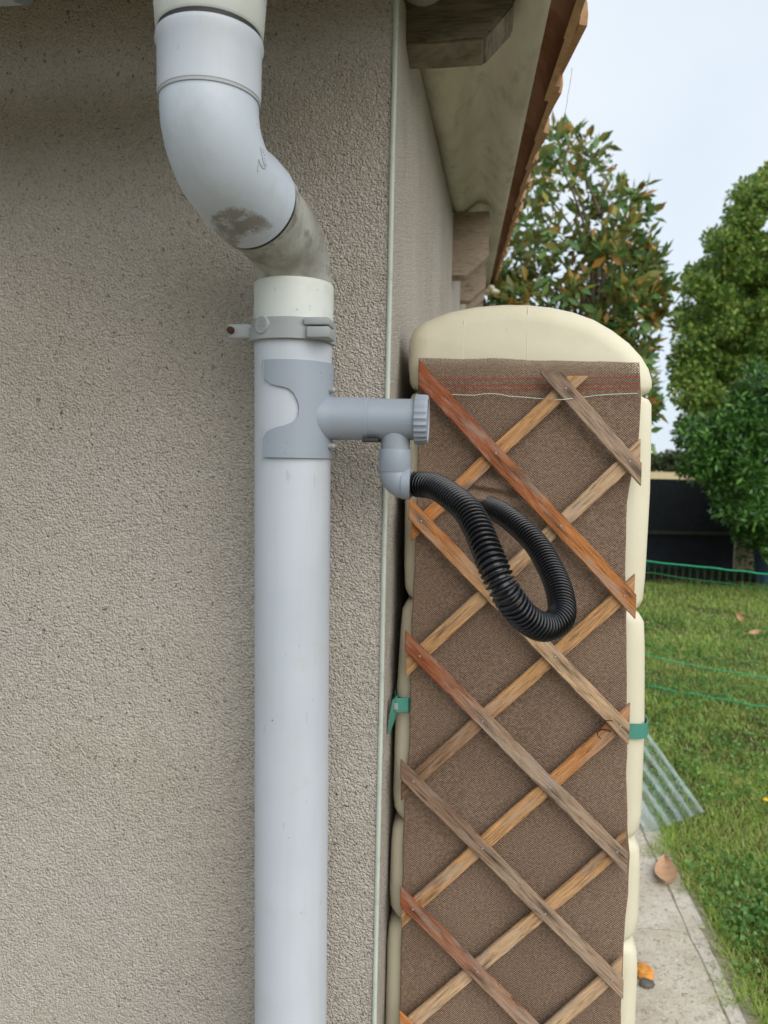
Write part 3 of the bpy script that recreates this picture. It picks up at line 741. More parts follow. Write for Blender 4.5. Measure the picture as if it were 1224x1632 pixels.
# ------------------------------------------------------------------ trellis
tr = tag(empty('garden_trellis', (.075, 1.17, .3)), 'crossed wooden trellis of weathered slats fixed over the brown netting', 'trellis')
RED = (.26, .075, .028); ORG = (.43, .17, .05); TAN = (.45, .245, .105); GRY = (.33, .225, .15); DRK = (.165, .095, .06); PAL = (.47, .31, .18)
SL = [  # front layer: start px, end px, colours, split
    ('F', (667, 593), (1014, 968), RED, ORG, .55, 'v', 'v', 'red brown slat running down from the top left corner'),
    ('F', (877, 593), (1022, 757), DRK, GRY, .25, 'h', 'v', 'short dark weathered slat at the top right'),
    ('F', (651, 810), (1003, 1171), ORG, PAL, .30, 'v', 'v', None),
    ('F', (645, 1021), (1000, 1377), RED, GRY, .24, 'v', 'v', None),
    ('F', (638, 1226), (994, 1579), DRK, GRY, .30, 'v', 'v', None),
    ('F', (638, 1429), (990, 1781), RED, GRY, .35, 'v', 'v', None),
    ('F', (636, 1628), (990, 1990), ORG, GRY, .25, 'v', 'v', None),
    ('B', (655, 848), (922, 599), ORG, TAN, .45, 'v', 'h', None),
    ('B', (647, 1064), (1021, 716), TAN, PAL, .4, 'v', 'v', None),
    ('B', (639, 1262), (1012, 931), DRK, TAN, .3, 'v', 'v', None),
    ('B', (639, 1464), (1004, 1137), TAN, ORG, .8, 'v', 'v', None),
    ('B', (637, 1648), (998, 1341), PAL, TAN, .6, 'v', 'v', None),
    ('B', (637, 1850), (992, 1541), GRY, PAL, .6, 'v', 'v', None),
    ('B', (637, 2050), (990, 1745), GRY, TAN, .6, 'v', 'v', None),
]
slat_lines = []
def slat_ends(lay, p0, p1):
    Yc = 1.1665 if lay == 'F' else 1.1745
    a_, b_ = on_y(*p0, Yc-.003), on_y(*p1, Yc-.003); a_.y = b_.y = Yc; return a_, b_
def crossings(n):
    A1, B1 = slat_ends(*SL[n][:3]); d1 = B1-A1; r = []
    for m_, q in enumerate(SL):
        if q[0] == SL[n][0]: continue
        A2, B2 = slat_ends(*q[:3]); d2 = B2-A2; den = d1.x*d2.z-d1.z*d2.x
        t = ((A2.x-A1.x)*d2.z-(A2.z-A1.z)*d2.x)/den; s = ((A2.x-A1.x)*d1.z-(A2.z-A1.z)*d1.x)/den
        if 0 < t < 1 and -.02 < s < 1.02: r.append(t*d1.length)
    return sorted(r)
srnd = random.Random(3)
for n_, (lay, p0, p1, ca, cb_, spl, c0_, c1_, lab) in enumerate(SL):
    Yc = 1.1665 if lay == 'F' else 1.1745; th = .0066; wd = (.0262 if n_ == 0 else .0236) if lay == 'F' else .0222
    A_ = on_y(*p0, Yc-.003); B_ = on_y(*p1, Yc-.003); A_.y = B_.y = Yc
    d = B_-A_; L = d.length; d.normalize(); ang = math.atan2(d.z, d.x)
    # local frame: X along the slat, Z across it, Y = depth; ends cut vertical or level in the world
    def cut(zl, kind):
        if kind == 'v': return zl*math.tan(ang)
        return -zl/math.tan(ang) if abs(math.tan(ang)) > .01 else 0
    bm = bmesh.new(); nn = 60; secs = []
    for k in range(nn+1):
        f = k/nn; sec = []
        for (zl, yl) in ((-wd/2, -th/2), (wd/2, -th/2), (wd/2, th/2), (-wd/2, th/2)):
            e = cut(zl, c0_)*(1-f)+cut(zl, c1_)*f
            lx = L*f+e; wob = noise.noise(Vector((lx*9+n_*7, zl*30, 0)))*.0013+noise.noise(Vector((lx*60+n_*7, zl*90, 0)))*.0008
            bow = .0012*math.sin(math.pi*f*3+n_)
            sec.append(bm.verts.new((lx, yl+bow*.5, zl+wob)))
        secs.append(sec)
    for k in range(nn):
        for m in range(4): bm.faces.new((secs[k][m], secs[k][(m+1) % 4], secs[k+1][(m+1) % 4], secs[k+1][m]))
    bm.faces.new(secs[0][::-1]); bm.faces.new(secs[-1])
    bmesh.ops.recalc_face_normals(bm, faces=bm.faces)
    be = [e for e in bm.edges if len(e.link_faces) == 2 and e.calc_face_angle(0) > 1.0]
    bmesh.ops.bevel(bm, geom=be, offset=.0012, segments=2, affect='EDGES')
    if n_ in (0, 1, 2, 3): pass
    me = bpy.data.meshes.new('slat'); bm.to_mesh(me); bm.free()
    for p in me.polygons: p.use_smooth = True
    me.set_sharp_from_angle(angle=R(50))
    stn = [(x+srnd.uniform(-.004, .022), srnd.uniform(-.004, .004), srnd.uniform(.007, .030)) for x in crossings(n_) if srnd.random() < .85] if lay == 'F' else []
    me.materials.append(m_wood('slat_wood', ca, cb_, spl, .26, n_*1.7, stn))
    o = bpy.data.objects.new('slat', me); COL.objects.link(o); o.location = A_; o.rotation_euler = (0, -ang, 0)
    o.parent = tr; o.matrix_parent_inverse = WORLD(tr).inverted()
    if lab: o['label'] = lab
    slat_lines.append((lay, A_, B_, o))
# routed groove on the red slat: raised edge strips
o = slat_lines[0][3]
# nails where front and back slats cross
bm = bmesh.new(); bmesh.ops.create_icosphere(bm, subdivisions=2, radius=.0016); 
for v in bm.verts: v.co.y *= .45
nme = bpy.data.meshes.new('nail'); bm.to_mesh(nme); bm.free(); nme.materials.append(M['steel'])
for la, A1, B1, of in slat_lines:
    if la != 'F': continue
    for lb, A2, B2, _ in slat_lines:
        if lb != 'B': continue
        d1, d2 = B1-A1, B2-A2; den = d1.x*d2.z-d1.z*d2.x
        t = ((A2.x-A1.x)*d2.z-(A2.z-A1.z)*d2.x)/den; s = ((A2.x-A1.x)*d1.z-(A2.z-A1.z)*d1.x)/den
        if 0 < t < 1 and -.02 < s < 1.02:
            p = A1+d1*t+Vector((random.uniform(-.002, .002), -.0036, random.uniform(-.002, .002)))
            q = bpy.data.objects.new('nail', nme); COL.objects.link(q); q.location = p
            q.parent = of; q.matrix_parent_inverse = WORLD(of).inverted()
# twist of wire holding a slat end
bm = bmesh.new(); c = on_y(962, 1160, 1.158)
pts = [c+Vector((.012*math.cos(k*.7)*(1-.02*k), -.002-.003*math.sin(k*.9), .012-.0016*k+.004*math.sin(k*.7))) for k in range(16)]
cpw, _ = spline(pts, 90); tube(bm, cpw, .0008, 6); tag(obj('binding_wire', bm, M['rust']), 'small twist of rusty wire near the right end of a slat', 'wire')

# ------------------------------------------------------------------ green strap round the tank with a loose tail
zl, zr = on_y(642, 1122, 1.2).z, on_y(1015, 1165, 1.2).z
zb_ = (zl+zr)/2; hw = .0118
st = tag(empty('green_strap', (.08, 1.2, zb_)), 'green webbing strap girdling the ivory tank with a loose tail', 'strap')
bm = bmesh.new()
loop = [Vector((-.128+.006, 1.235, zl)), Vector((-.1175, 1.208, zl)), Vector((-.109, 1.1965, zl)), Vector((-.09, 1.1955, zl)), Vector((.0, 1.1965, (zl+zr)/2)), Vector((.24, 1.1965, zr)), Vector((.262, 1.1985, zr)), Vector((.273, 1.206, zr)), Vector((.2785, 1.222, zr)), Vector((.2785, 1.6, zr)), Vector((.2785, 2.03, zr)), Vector((.25, 2.055, zr)), Vector((-.08, 2.055, zl)), Vector((-.123, 2.03, zl)), Vector((-.123, 1.26, zl))]
def ribbon(bm, pts, hw, th=.0008, axis=Vector((0, 0, 1))):
    pts = [Vector(p) for p in pts]; prev = None
    for i, p in enumerate(pts):
        t = (pts[min(i+1, len(pts)-1)]-pts[max(i-1, 0)]).normalized(); n = t.cross(axis).normalized()*th
        s = [bm.verts.new(p+axis*hw+n), bm.verts.new(p-axis*hw+n), bm.verts.new(p-axis*hw-n), bm.verts.new(p+axis*hw-n)]
        if prev:
            for m in range(4): bm.faces.new((prev[m], prev[(m+1) % 4], s[(m+1) % 4], s[m]))
        else: bm.faces.new(s[::-1])
        prev = s
    bm.faces.new(prev)
ribbon(bm, loop, hw); obj('webbing', bm, M['strap'], st, smooth=40)
bm = bmesh.new()      # front tab and hanging tail beside the wall
ta = on_y(650, 1123, 1.19); tb = on_y(630, 1124, 1.17); 
ribbon(bm, [ta, ta.lerp(tb, .6), tb], hw*.95); obj('tab', bm, M['strap'], st)
bm = bmesh.new(); t0 = on_y(629, 1112, 1.168); t1 = on_y(625, 1145, 1.165); t2 = on_y(619, 1169, 1.162)
pts, _ = spline([t0, t1, t2], 12); prev = None
for i, p in enumerate(pts):
    f = i/11; wv = Vector((.0022+.0015*math.sin(f*3.1), .011, 0))*(1-.55*f**3)
    s = [bm.verts.new(p-wv), bm.verts.new(p+wv), bm.verts.new(p+wv+Vector((.0012, 0, 0))), bm.verts.new(p-wv+Vector((.0012, 0, 0)))]
    if prev:
        for m in range(4): bm.faces.new((prev[m], prev[(m+1) % 4], s[(m+1) % 4], s[m]))
    else: bm.faces.new(s[::-1])
    prev = s
bm.faces.new(prev); obj('tail', bm, M['strap'], st)
bm = bmesh.new(); c = on_y(631, 1126, 1.166); box(bm, c-Vector((.003, .0015, .005)), c+Vector((.003, .0015, .005)), .0006, 1); obj('buckle', bm, M['clamp'], st)

# ------------------------------------------------------------------ clear corrugated sheet leaning behind the tank
gA = on_ground(1060, 1318, .012); gB = on_ground(1125, 1292, .012)
wdir = (gB-gA); Wd = wdir.length; wdir.normalize()
ld = Vector((-.60, .10, .79)); ld = (ld-wdir*ld.dot(wdir)*0).normalized()
nn_ = wdir.cross(ld).normalized()
V = []; Fc = []; nu, nv = 84, 12; w0 = -.10
for j in range(nv+1):
    for i in range(nu+1):
        s = w0+(Wd-w0)*i/nu; ph = s/.076
        h = .011*max(-1, min(1, 2.6*math.sin(2*math.pi*ph)))
        jag = .006*noise.noise(Vector((i*.9, 0, 4))) if j == 0 else 0
        p = gA+wdir*s+ld*(1.25*j/nv+jag)+nn_*h; V.append(tuple(p))
for j in range(nv):
    for i in range(nu):
        a0 = j*(nu+1)+i; Fc.append((a0, a0+1, a0+nu+2, a0+nu+1))
cs = mesh_np('corrugated_sheet', V, Fc, M['clear']); sm = cs.modifiers.new('thickness', 'SOLIDIFY'); sm.thickness = .0014
tag(cs, 'clear corrugated plastic sheet leaning behind the ivory tank onto the grass edge', 'plastic sheet')

# ------------------------------------------------------------------ small things on the ground
def curled_leaf(name, c, L, W, yaw, mat, label, lift=.012, group=None, pit=0.0):
    bm = bmesh.new(); n = 14; rows = []
    for j in range(n+1):
        f = j/n; wv = W*math.sin(math.pi*min(1, f*.96+.02))**.8*(1.1-.35*f); rows.append([bm.verts.new((k*wv/2, (f-.5)*L, lift*(abs(k)**1.5)+.012*(f-.5)**2*4+.004)) for k in (-1, -.5, 0, .5, 1)])
    for j in range(n):
        for k in range(4): bm.faces.new((rows[j][k], rows[j][k+1], rows[j+1][k+1], rows[j+1][k]))
    m = Matrix.Translation(c) @ Matrix.Rotation(pit, 4, 'X') @ Matrix.Rotation(yaw, 4, 'Z')
    bmesh.ops.transform(bm, matrix=m, verts=bm.verts); bmesh.ops.solidify(bm, geom=bm.faces[:], thickness=.0008)
    return tag(obj(name, bm, mat), label, 'leaf', group)
curled_leaf('dead_leaf', on_ground(1061, 1394, .014), .20, .085, R(-11), M['deadleaf'], 'large curled brown leaf lying on the pale paving stones', .012)
curled_leaf('dead_leaf', on_ground(1178, 985, .06), .13, .055, R(25), M['deadleaf'], 'pale brown leaf on the lawn, farther of two', .02, None, R(50))
curled_leaf('dead_leaf', on_ground(1203, 1010, .05), .14, .05, R(-70), M['deadleaf'], 'pale brown leaf on the lawn, nearer of two', .02, None, R(35))
def lump(name, c, s, mat, label, cat):
    bm = bmesh.new(); bmesh.ops.create_icosphere(bm, subdivisions=3, radius=1)
    for v in bm.verts:
        d = v.co.copy(); v.co = Vector(c)+Vector((d.x*s[0], d.y*s[1], max(d.z, -.5)*s[2]+s[2]*.5))*(1+0)+d*.35*min(s)*noise.noise(d*2.4+Vector(c)*7)
    return tag(obj(name, bm, mat), label, cat)
lump('fruit_peel', on_ground(1027, 1552, .012), (.026, .040, .012), M['orange'], 'orange scrap of peel on the paving beside the tank', 'peel')
lump('pebble', on_ground(1031, 1570, .012), (.022, .016, .010), M['stone'], 'small dark stone on the paving in front of the orange scrap', 'stone')
fl = on_ground(1221, 1291, 0)
f_e = tag(empty('lawn_flower', fl), 'small yellow flower in the lawn at the right edge', 'flower')
bm = bmesh.new(); tube(bm, [fl, fl+Vector((.004, 0, .04))], .0015, 8); obj('stem', bm, M['cord_dark'], f_e)
bm = bmesh.new()
for k in range(12):
    a_ = 2*math.pi*k/12; c = fl+Vector((.004, 0, .043)); d = Vector((math.cos(a_), math.sin(a_), .25)); s = Vector((-math.sin(a_), math.cos(a_), 0))
    v = [bm.verts.new(c), bm.verts.new(c+d*.014+s*.004), bm.verts.new(c+d*.023), bm.verts.new(c+d*.014-s*.004)]; bm.faces.new(v)
obj('petals', bm, M['yellow'], f_e, smooth=None)

# ------------------------------------------------------------------ fences at the end of the lawn
fn = tag(empty('screen_fence', (2.6, 11.5, 0)), 'low black screen fence at the end of the lawn', 'fence')
def fpos(x, z, dy=0): return Vector((x, 11.45+.14*(x-3)+dy, z))
bm = bmesh.new(); xs0, xs1 = -.05, 3.72
def fpanel(z0, z1, dy, th, x0=xs0, x1=xs1):
    bm = bmesh.new(); a = fpos(x0, z0, dy); b = fpos(x1, z0, dy); n = 30; r0 = []; 
    for k in range(n+1):
        p = a.lerp(b, k/n); q = .012*noise.noise(Vector((k*.9, z0*5, 0))); r0.append([bm.verts.new(p+Vector((0, q+t, zz))) for t, zz in ((0, 0), (0, z1-z0), (th, z1-z0), (th, 0))])
    for k in range(n):
        for m in range(4): bm.faces.new((r0[k][m], r0[k][(m+1) % 4], r0[k+1][(m+1) % 4], r0[k+1][m]))
    bm.faces.new(r0[0][::-1]); bm.faces.new(r0[-1]); return bm
obj('upper_screen', fpanel(.575, 1.325, 0, .012), M['screen'], fn); obj('lower_screen', fpanel(.02, .54, .03, .012), M['screen'], fn)
obj('rail', fpanel(.535, .58, -.015, .03), M['tan'], fn)
for x in (.3, 2.0, 3.7):
    bm = bmesh.new(); p = fpos(x, 0, .03); box(bm, p-Vector((.03, 0, 0)), p+Vector((.03, .06, 1.33)), .004, 1); obj('post', bm, M['screen'], fn)
bw = tag(empty('block_wall', (4.3, 11.9, 0)), 'low sand coloured block wall at the end of the black fence', 'wall')
bme = {}
for row in range(3):
    for k in range(4):
        x0 = 3.80+.42*k-(.21 if row % 2 else 0); x0 = max(x0, 3.80); x1 = 3.80+.42*(k+1)-(.21 if row % 2 else 0)
        if row == 2 and k > 0: continue
        bm = bmesh.new(); y0 = 11.75+.14*(x0-3.8); box(bm, (x0+.006, y0+random.uniform(-.008, .008), .01+row*.20), (x1-.006, y0+.2, .20+row*.20), .008, 1)
        obj('block', bm, M['blockwall'], bw)
# blue tub at the right edge
bt = on_ground(1224, 935, 0); bm = bmesh.new()
tube(bm, [bt+Vector((.10, .2, z)) for z in (0.0, .01, .38, .40, .42)], [.17, .18, .215, .232, .228], 32)
tag(obj('plastic_tub', bm, M['blue']), 'blue plastic tub at the foot of the shrub by the lawn edge', 'tub')

# green garden net across the lawn
nf = tag(empty('net_fence', (1.9, 5.1, 0)), 'green plastic garden net strung low across the lawn', 'fence')
nA = on_ground(1030, 1100, 0); nB = on_ground(1224, 1135, 0); nd = (nB-nA)
def nfp(s, z): return nA+nd*s+Vector((0, 0, z))
s0, s1 = -1.6, 3.2
def strand(z0, sag, r, mat, name):
    bm = bmesh.new(); pts = []
    for k in range(81):
        s = s0+(s1-s0)*k/80; pts.append(nfp(s, z0+.010*noise.noise(Vector((s*5, z0*7, 0)))-sag*math.sin(math.pi*((s+1.6) % 1.6)/1.6)))
    tube(bm, pts, r, 6); return obj(name, bm, mat, nf)
strand(.872, .012, .0042, M['cord'], 'top_cord'); strand(.790, .02, .0028, M['cord_dark'], 'cord')
strand(.235, .02, .0034, M['cord'], 'cord'); strand(.03, .0, .0042, M['cord'], 'cord')
bm = bmesh.new()     # fine mesh between the cords
for i in range(-24, 66):
    for sg in (1, -1):
        pts = []
        for k in range(9):
            z = .01+.86*k/8; s = i*.06+sg*.10*k/8+.006*noise.noise(Vector((i*3., k*.8, sg)))
            pts.append(nfp(s, z-.010*math.sin(math.pi*((s+1.6) % 1.6)/1.6)))
        tube(bm, pts, .00055, 3, cap=False)
mo = obj('mesh', bm, M['cord_dark'], nf); mo['kind'] = 'stuff'
for s in (-1.6, 0.0-.35, 1.6, 3.2):
    bm = bmesh.new(); p = nfp(s, 0); tube(bm, [p-Vector((0, 0, .1)), p+Vector((0, 0, .92))], .006, 10); obj('stake', bm, M['cord_dark'], nf)

# ------------------------------------------------------------------ vegetation
def leaf_cloud(centers, radii, counts, size, droop=.2, aspect=.45, fold=.2):
    """leaf quads (2 tris each side of the midrib) scattered in many ellipsoidal clumps"""
    VV = []; FF = []; base = 0
    for c, rad, n in zip(centers, radii, counts):
        d = rng.normal(size=(n, 3)); d /= np.linalg.norm(d, axis=1)[:, None]
        r = rng.random(n)**.42
        p = np.array(c)+d*r[:, None]*np.array(rad)
        ax = d*.6+rng.normal(size=(n, 3))*.7; ax[:, 2] -= droop; ax /= np.linalg.norm(ax, axis=1)[:, None]
        nn = d*.5+rng.normal(size=(n, 3))*.6+np.array([0, 0, .5]); sd_ = np.cross(ax, nn); sd_ /= np.linalg.norm(sd_, axis=1)[:, None]+1e-9
        nn = np.cross(sd_, ax); L = size*(.6+.8*rng.random(n))[:, None]; Wd_ = L*aspect
        tip = p+ax*L; mid_ = p+ax*L*.5
        q = np.stack([p, mid_+sd_*Wd_*.5+nn*Wd_*fold, tip, mid_-sd_*Wd_*.5+nn*Wd_*fold], 1).reshape(-1, 3)
        i = base+np.arange(n)*4; FF.append(np.stack([i, i+1, i+2], 1)); FF.append(np.stack([i, i+2, i+3], 1)); VV.append(q); base += 4*n
    return np.concatenate(VV), np.concatenate(FF)
def limb_mesh(paths):
    bm = bmesh.new()
    for pts, r0, r1 in paths:
        cp_, _ = spline(pts, 10); tube(bm, cp_, [r0+(r1-r0)*k/9 for k in range(10)], 10)
    return bm

# --- magnolia behind the tank
MAG_Y = 9.2
mg = tag(empty('magnolia_tree', (1.1, MAG_Y, 0)), 'magnolia tree with rusty leaf undersides rising above the ivory tank', 'tree')
m_mag = m_leaf('magnolia_leaf', [(0, (.05, .125, .035)), (.42, (.095, .205, .055)), (.74, (.17, .27, .07)), (.87, (.33, .30, .055)), (.95, (.38, .19, .035)), (1, (.48, .25, .08))], .35, (.24, .15, .04), .28, .4)
tips = [(905, 232), (938, 240), (880, 250), (865, 275), (900, 285), (940, 275), (850, 300), (980, 300), (960, 330), (1010, 325), (1035, 345), (985, 355), (925, 340), (880, 330), (1000, 385), (1045, 395), (1055, 420), (1020, 420), (965, 400), (920, 400), (870, 385), (840, 360), (820, 400), (855, 440), (810, 450), (900, 450), (950, 450), (1000, 455), (1040, 460), (1070, 460), (1030, 500), (980, 500), (1060, 495), (930, 490), (880, 480), (840, 480), (800, 470), (1000, 540), (1045, 550), (960, 530), (1030, 590), (1050, 610), (1000, 590), (1040, 650), (1010, 640), (790, 490), (940, 570), (900, 540), (860, 530), (980, 620), (1020, 690), (970, 680)]
cen = []; rad = []; cnt = []
for (x, y) in tips:
    x = x-22*max(0, min(1, (x-960)/80))
    for rep in range(2 if y > 380 else 1):
        p = at_depth(x+random.uniform(-12, 12), y+random.uniform(-12, 12), MAG_Y+random.uniform(-1.0, 1.0)); cen.append(p); s = random.uniform(.13, .23); rad.append((s*1.1, s*1.1, s*.9)); cnt.append(random.randint(42, 72))
V, Fc = leaf_cloud(cen, rad, cnt, .165, -.3, .42, .10)
cw = mesh_np('crown', V, Fc, m_mag, mg); cw['kind'] = 'stuff'
base = Vector((1.35, MAG_Y, 0)); paths = [([base, base+Vector((.03, 0, 1.2)), base+Vector((-.05, .05, 2.6)), base+Vector((-.1, 0, 4.0))], .11, .02)]
for c in cen[::2]:
    z0 = max(.8, c.z-random.uniform(.5, 1.0)); paths.append(([base+Vector((-.03, 0, z0*.9)), (base+Vector((0, 0, z0))).lerp(c, .55)+Vector((0, 0, -.1)), c], .020, .005))
obj('trunk', limb_mesh(paths), M['bark'], mg)
bm = bmesh.new(); rows = []
for j in range(5):
    f = j/4; wv = .034*math.sin(math.pi*min(1, .06+f*.9))**.8; rows.append([bm.verts.new((k*wv, f*.17, .012*abs(k)-.03*f*f)) for k in (-1, 0, 1)])
for j in range(4):
    for k in range(2): bm.faces.new((rows[j][k], rows[j][k+1], rows[j+1][k+1], rows[j+1][k]))
lme = bpy.data.meshes.new('leaf'); bm.to_mesh(lme); bm.free(); 
for p in lme.polygons: p.use_smooth = True
t = MT('magnolia_single_leaf'); oi = t.n('ObjectInfo'); g = t.n('NewGeometry')
c = t.ramp(oi.outputs['Random'], [(0, (.05, .12, .04)), (.5, (.085, .18, .055)), (.8, (.15, .24, .07)), (.92, (.30, .25, .04)), (1, (.38, .17, .04))]); c = t.mix(t.math('MULTIPLY', g.outputs['Backfacing'], .6), c, (.20, .12, .035)); t.color(c).rough(.3).spec(.45)
lme.materials.append(t.m)
for k in range(280):        # rosettes of big leaves at the outer, nearest twig ends
    c0_ = cen[k % len(cen)]; dd = Vector((random.gauss(0, 1), random.gauss(-.6, .7), random.gauss(.3, 1))).normalized()
    o = bpy.data.objects.new('leaf', lme); COL.objects.link(o); o.location = c0_+dd*random.uniform(.08, .22)
    o.rotation_euler = (dd+Vector((random.gauss(0, .5), random.gauss(0, .5), random.gauss(.3, .4)))).to_track_quat('Y', 'Z').to_euler()
    s = random.uniform(.65, .95); o.scale = (s, s, s); o.parent = mg; o.matrix_parent_inverse = WORLD(mg).inverted()
# flower of the magnolia just above the tank
fc = at_depth(783, 466, 8.2); bm = bmesh.new()
for k in range(7):
    a_ = k*.9; bmesh.ops.create_uvsphere(bm, u_segments=8, v_segments=6, radius=.045, matrix=Matrix.Translation(fc+Vector((math.cos(a_)*.05, math.sin(a_)*.05, .02*(k % 3)))) @ Matrix.Scale(.6, 4, Vector((0, 0, 1))))
obj('blossom', bm, m_plain('cream_petal', (.72, .68, .52), .6, .2), mg)

# --- tall leafy tree on the right
BT = 13.5
bt_ = tag(empty('broadleaf_tree', (6.0, BT, 0)), 'tall dense green broadleaf tree at the right edge', 'tree')
m_bt = m_leaf('linden_leaf', [(0, (.065, .14, .024)), (.5, (.14, .245, .042)), (.85, (.27, .36, .065)), (1, (.38, .41, .09))], .5, None, .35)
cen = []; rad = []; cnt = []
edge = [(1210, 285), (1180, 320), (1165, 345), (1205, 330), (1140, 395), (1165, 400), (1200, 390), (1120, 430), (1150, 440), (1190, 440), (1225, 430), (1105, 445), (1130, 480), (1170, 490), (1210, 490), (1085, 510), (1110, 520), (1150, 530), (1190, 540), (1225, 540), (1095, 560), (1130, 575), (1170, 585), (1210, 590), (1090, 610), (1120, 625), (1160, 640), (1200, 640), (1100, 660), (1140, 680), (1180, 690), (1220, 700), (1110, 700), (1085, 580), (1240, 300), (1260, 350), (1260, 450), (1260, 550), (1260, 650), (1245, 760), (1180, 740), (1140, 730)]
for (x, y) in edge:
    for rep in range(4):
        p = at_depth(x+random.uniform(-10, 10)+14, y+random.uniform(-18, 18), BT+random.uniform(-1.2, 1.8)); cen.append(p); s = random.uniform(.20, .38); rad.append((s, s, s*.75)); cnt.append(int(400*s/.3))
for rep in range(90):
    p = at_depth(random.uniform(1250, 1750), random.uniform(250, 760), BT+random.uniform(-.5, 3)); cen.append(p); rad.append((.6, .6, .45)); cnt.append(230)
for rep in range(40):     # hidden core
    p = at_depth(random.uniform(1150, 1260), random.uniform(420, 760), BT+random.uniform(.3, 2)); cen.append(p); rad.append((.4, .4, .4)); cnt.append(300)
V, Fc = leaf_cloud(cen, rad, cnt, .085, .25, .65, .15)
cw = mesh_np('crown', V, Fc, m_bt, bt_); cw['kind'] = 'stuff'
base = Vector((7.0, BT+.8, 0)); paths = [([base, base+Vector((.05, 0, 2)), base+Vector((-.1, .1, 4)), base+Vector((0, 0, 6.5))], .22, .03)]
for c in cen[::6]: paths.append(([base+Vector((0, 0, max(1, c.z*.75))), (base+Vector((0, 0, c.z*.9))).lerp(c, .4), (base+Vector((0, 0, c.z*.97))).lerp(c, .75)], .03, .006))
obj('trunk', limb_mesh(paths), M['bark'], bt_)

# --- glossy evergreen shrub in front of it
SH = 9.3
sh = tag(empty('laurel_shrub', (4.6, SH, 0)), 'glossy dark evergreen shrub in front of the tall tree', 'shrub')
m_sh = m_leaf('laurel_leaf', [(0, (.028, .08, .016)), (.6, (.055, .145, .026)), (.9, (.12, .27, .045)), (1, (.19, .37, .065))], .28, None, .2)
cen = []; rad = []; cnt = []
for (x, y) in [(1205, 610), (1180, 640), (1225, 640), (1150, 680), (1190, 680), (1130, 720), (1165, 720), (1210, 720), (1115, 745), (1150, 760), (1190, 765), (1225, 770), (1110, 700), (1170, 800), (1210, 810), (1240, 830), (1190, 830), (1215, 850), (1250, 700), (1270, 760), (1260, 640), (1280, 860), (1300, 800), (1245, 880)]:
    for rep in range(4):
        p = at_depth(x+random.uniform(-10, 14), y+random.uniform(-14, 14), SH+random.uniform(-.4, .9)); cen.append(p); s = random.uniform(.14, .24); rad.append((s, s, s)); cnt.append(int(230*s/.2))
for rep in range(60):
    p = at_depth(random.uniform(1200, 1560), random.uniform(640, 880), SH+random.uniform(.2, 1.6)); cen.append(p); rad.append((.35, .35, .35)); cnt.append(260)
V, Fc = leaf_cloud(cen, rad, cnt, .085, .1, .36, .12)
cw = mesh_np('crown', V, Fc, m_sh, sh); cw['kind'] = 'stuff'
base = Vector((5.0, SH+.5, 0)); paths = [([base, base+Vector((.02, 0, .5)), base+Vector((-.1, .1, 1.2)), base+Vector((0, 0, 2.2))], .06, .015)]
for c in cen[::5]: paths.append(([base+Vector((0, 0, .25)), (base+Vector((0, 0, c.z*.7))).lerp(c, .4), (base+Vector((0, 0, c.z*.9))).lerp(c, .7)], .018, .004))
obj('trunk', limb_mesh(paths), M['bark'], sh)

# --- far wood beyond the field
cen = []; rad = []; cnt = []
for k in range(70):
    x = 20+k*2.2+random.uniform(-1, 1); h = 5.2+1.6*noise.noise(Vector((k*.35, 0, 0)))
    for q in range(4): cen.append((x+random.uniform(-2, 2), 235+random.uniform(-4, 4), h*(.25+.22*q))); rad.append((2.4, 2.4, h*.2)); cnt.append(130)
V, Fc = leaf_cloud(cen, rad, cnt, .9, .1, .7, .1)
tag(mesh_np('far_wood', V, Fc, m_leaf('far_leaf', [(0, (.035, .06, .025)), (1, (.085, .115, .045))], .8, None, .2)), 'far wood on the horizon beyond the straw field', 'wood', kind='stuff')

# --- lawn grass
def grass(n, yr, size, wdt, sd, xy=None):
    r = np.random.default_rng(sd)
    y = yr[0]+(yr[1]-yr[0])*r.random(n)**.8
    xr = .42*y+.55; x = .79+(xr-.79)*r.random(n); x = np.maximum(x, .80-.025*r.random(n)+.012*np.sin(y*9)+.02*np.sin(y*23))
    if xy is not None: x, y = xy
    bare = np.sin(x*4.1+2.2*np.sin(y*2.3))+np.sin(y*3.7-x*2.9)+.9*np.sin(x*13+y*11)
    m = (y < 10.45) & ((bare > -1.35) | (r.random(len(y)) < .35) | (xy is not None)); x, y = x[m], y[m]; n = len(x)
    cl = np.sin(x*7+1.3*np.sin(y*5))+np.sin(y*6.1+x*2)
    L = size*(.5+.8*r.random(n))*(1+.18*cl); a = r.random(n)*2*np.pi; lean = .35+.9*r.random(n)
    d = np.stack([np.cos(a)*lean, np.sin(a)*lean, np.ones(n)], 1); d /= np.linalg.norm(d, axis=1)[:, None]
    sd_ = np.stack([-np.sin(a), np.cos(a), np.zeros(n)], 1)*wdt*(.6+.8*r.random(n))[:, None]
    p = np.stack([x, y, np.full(n, -.006)], 1); mid_ = p+d*L[:, None]*.55
    tip = p+d*L[:, None]; tip[:, 2] -= L*.18*lean; tip[:, 0] += np.cos(a)*L*.2; tip[:, 1] += np.sin(a)*L*.2
    q = np.stack([p-sd_, p+sd_, mid_+sd_*.8, mid_-sd_*.8, tip], 1).reshape(-1, 3); i = np.arange(n)*5
    return q, np.concatenate([np.stack([i, i+1, i+2], 1), np.stack([i, i+2, i+3], 1), np.stack([i+3, i+2, i+4], 1)])
Q = []; FQ = []; b0 = 0
def edge_tufts(n, sd):
    r = np.random.default_rng(sd); y = 1.9+4.5*r.random(n)
    reach = .03+.035*np.sin(y*9)+.025*np.sin(y*23+1)+.02*np.sin(y*53)
    return .805+.05*r.random(n)-np.maximum(reach, 0)*r.random(n), y
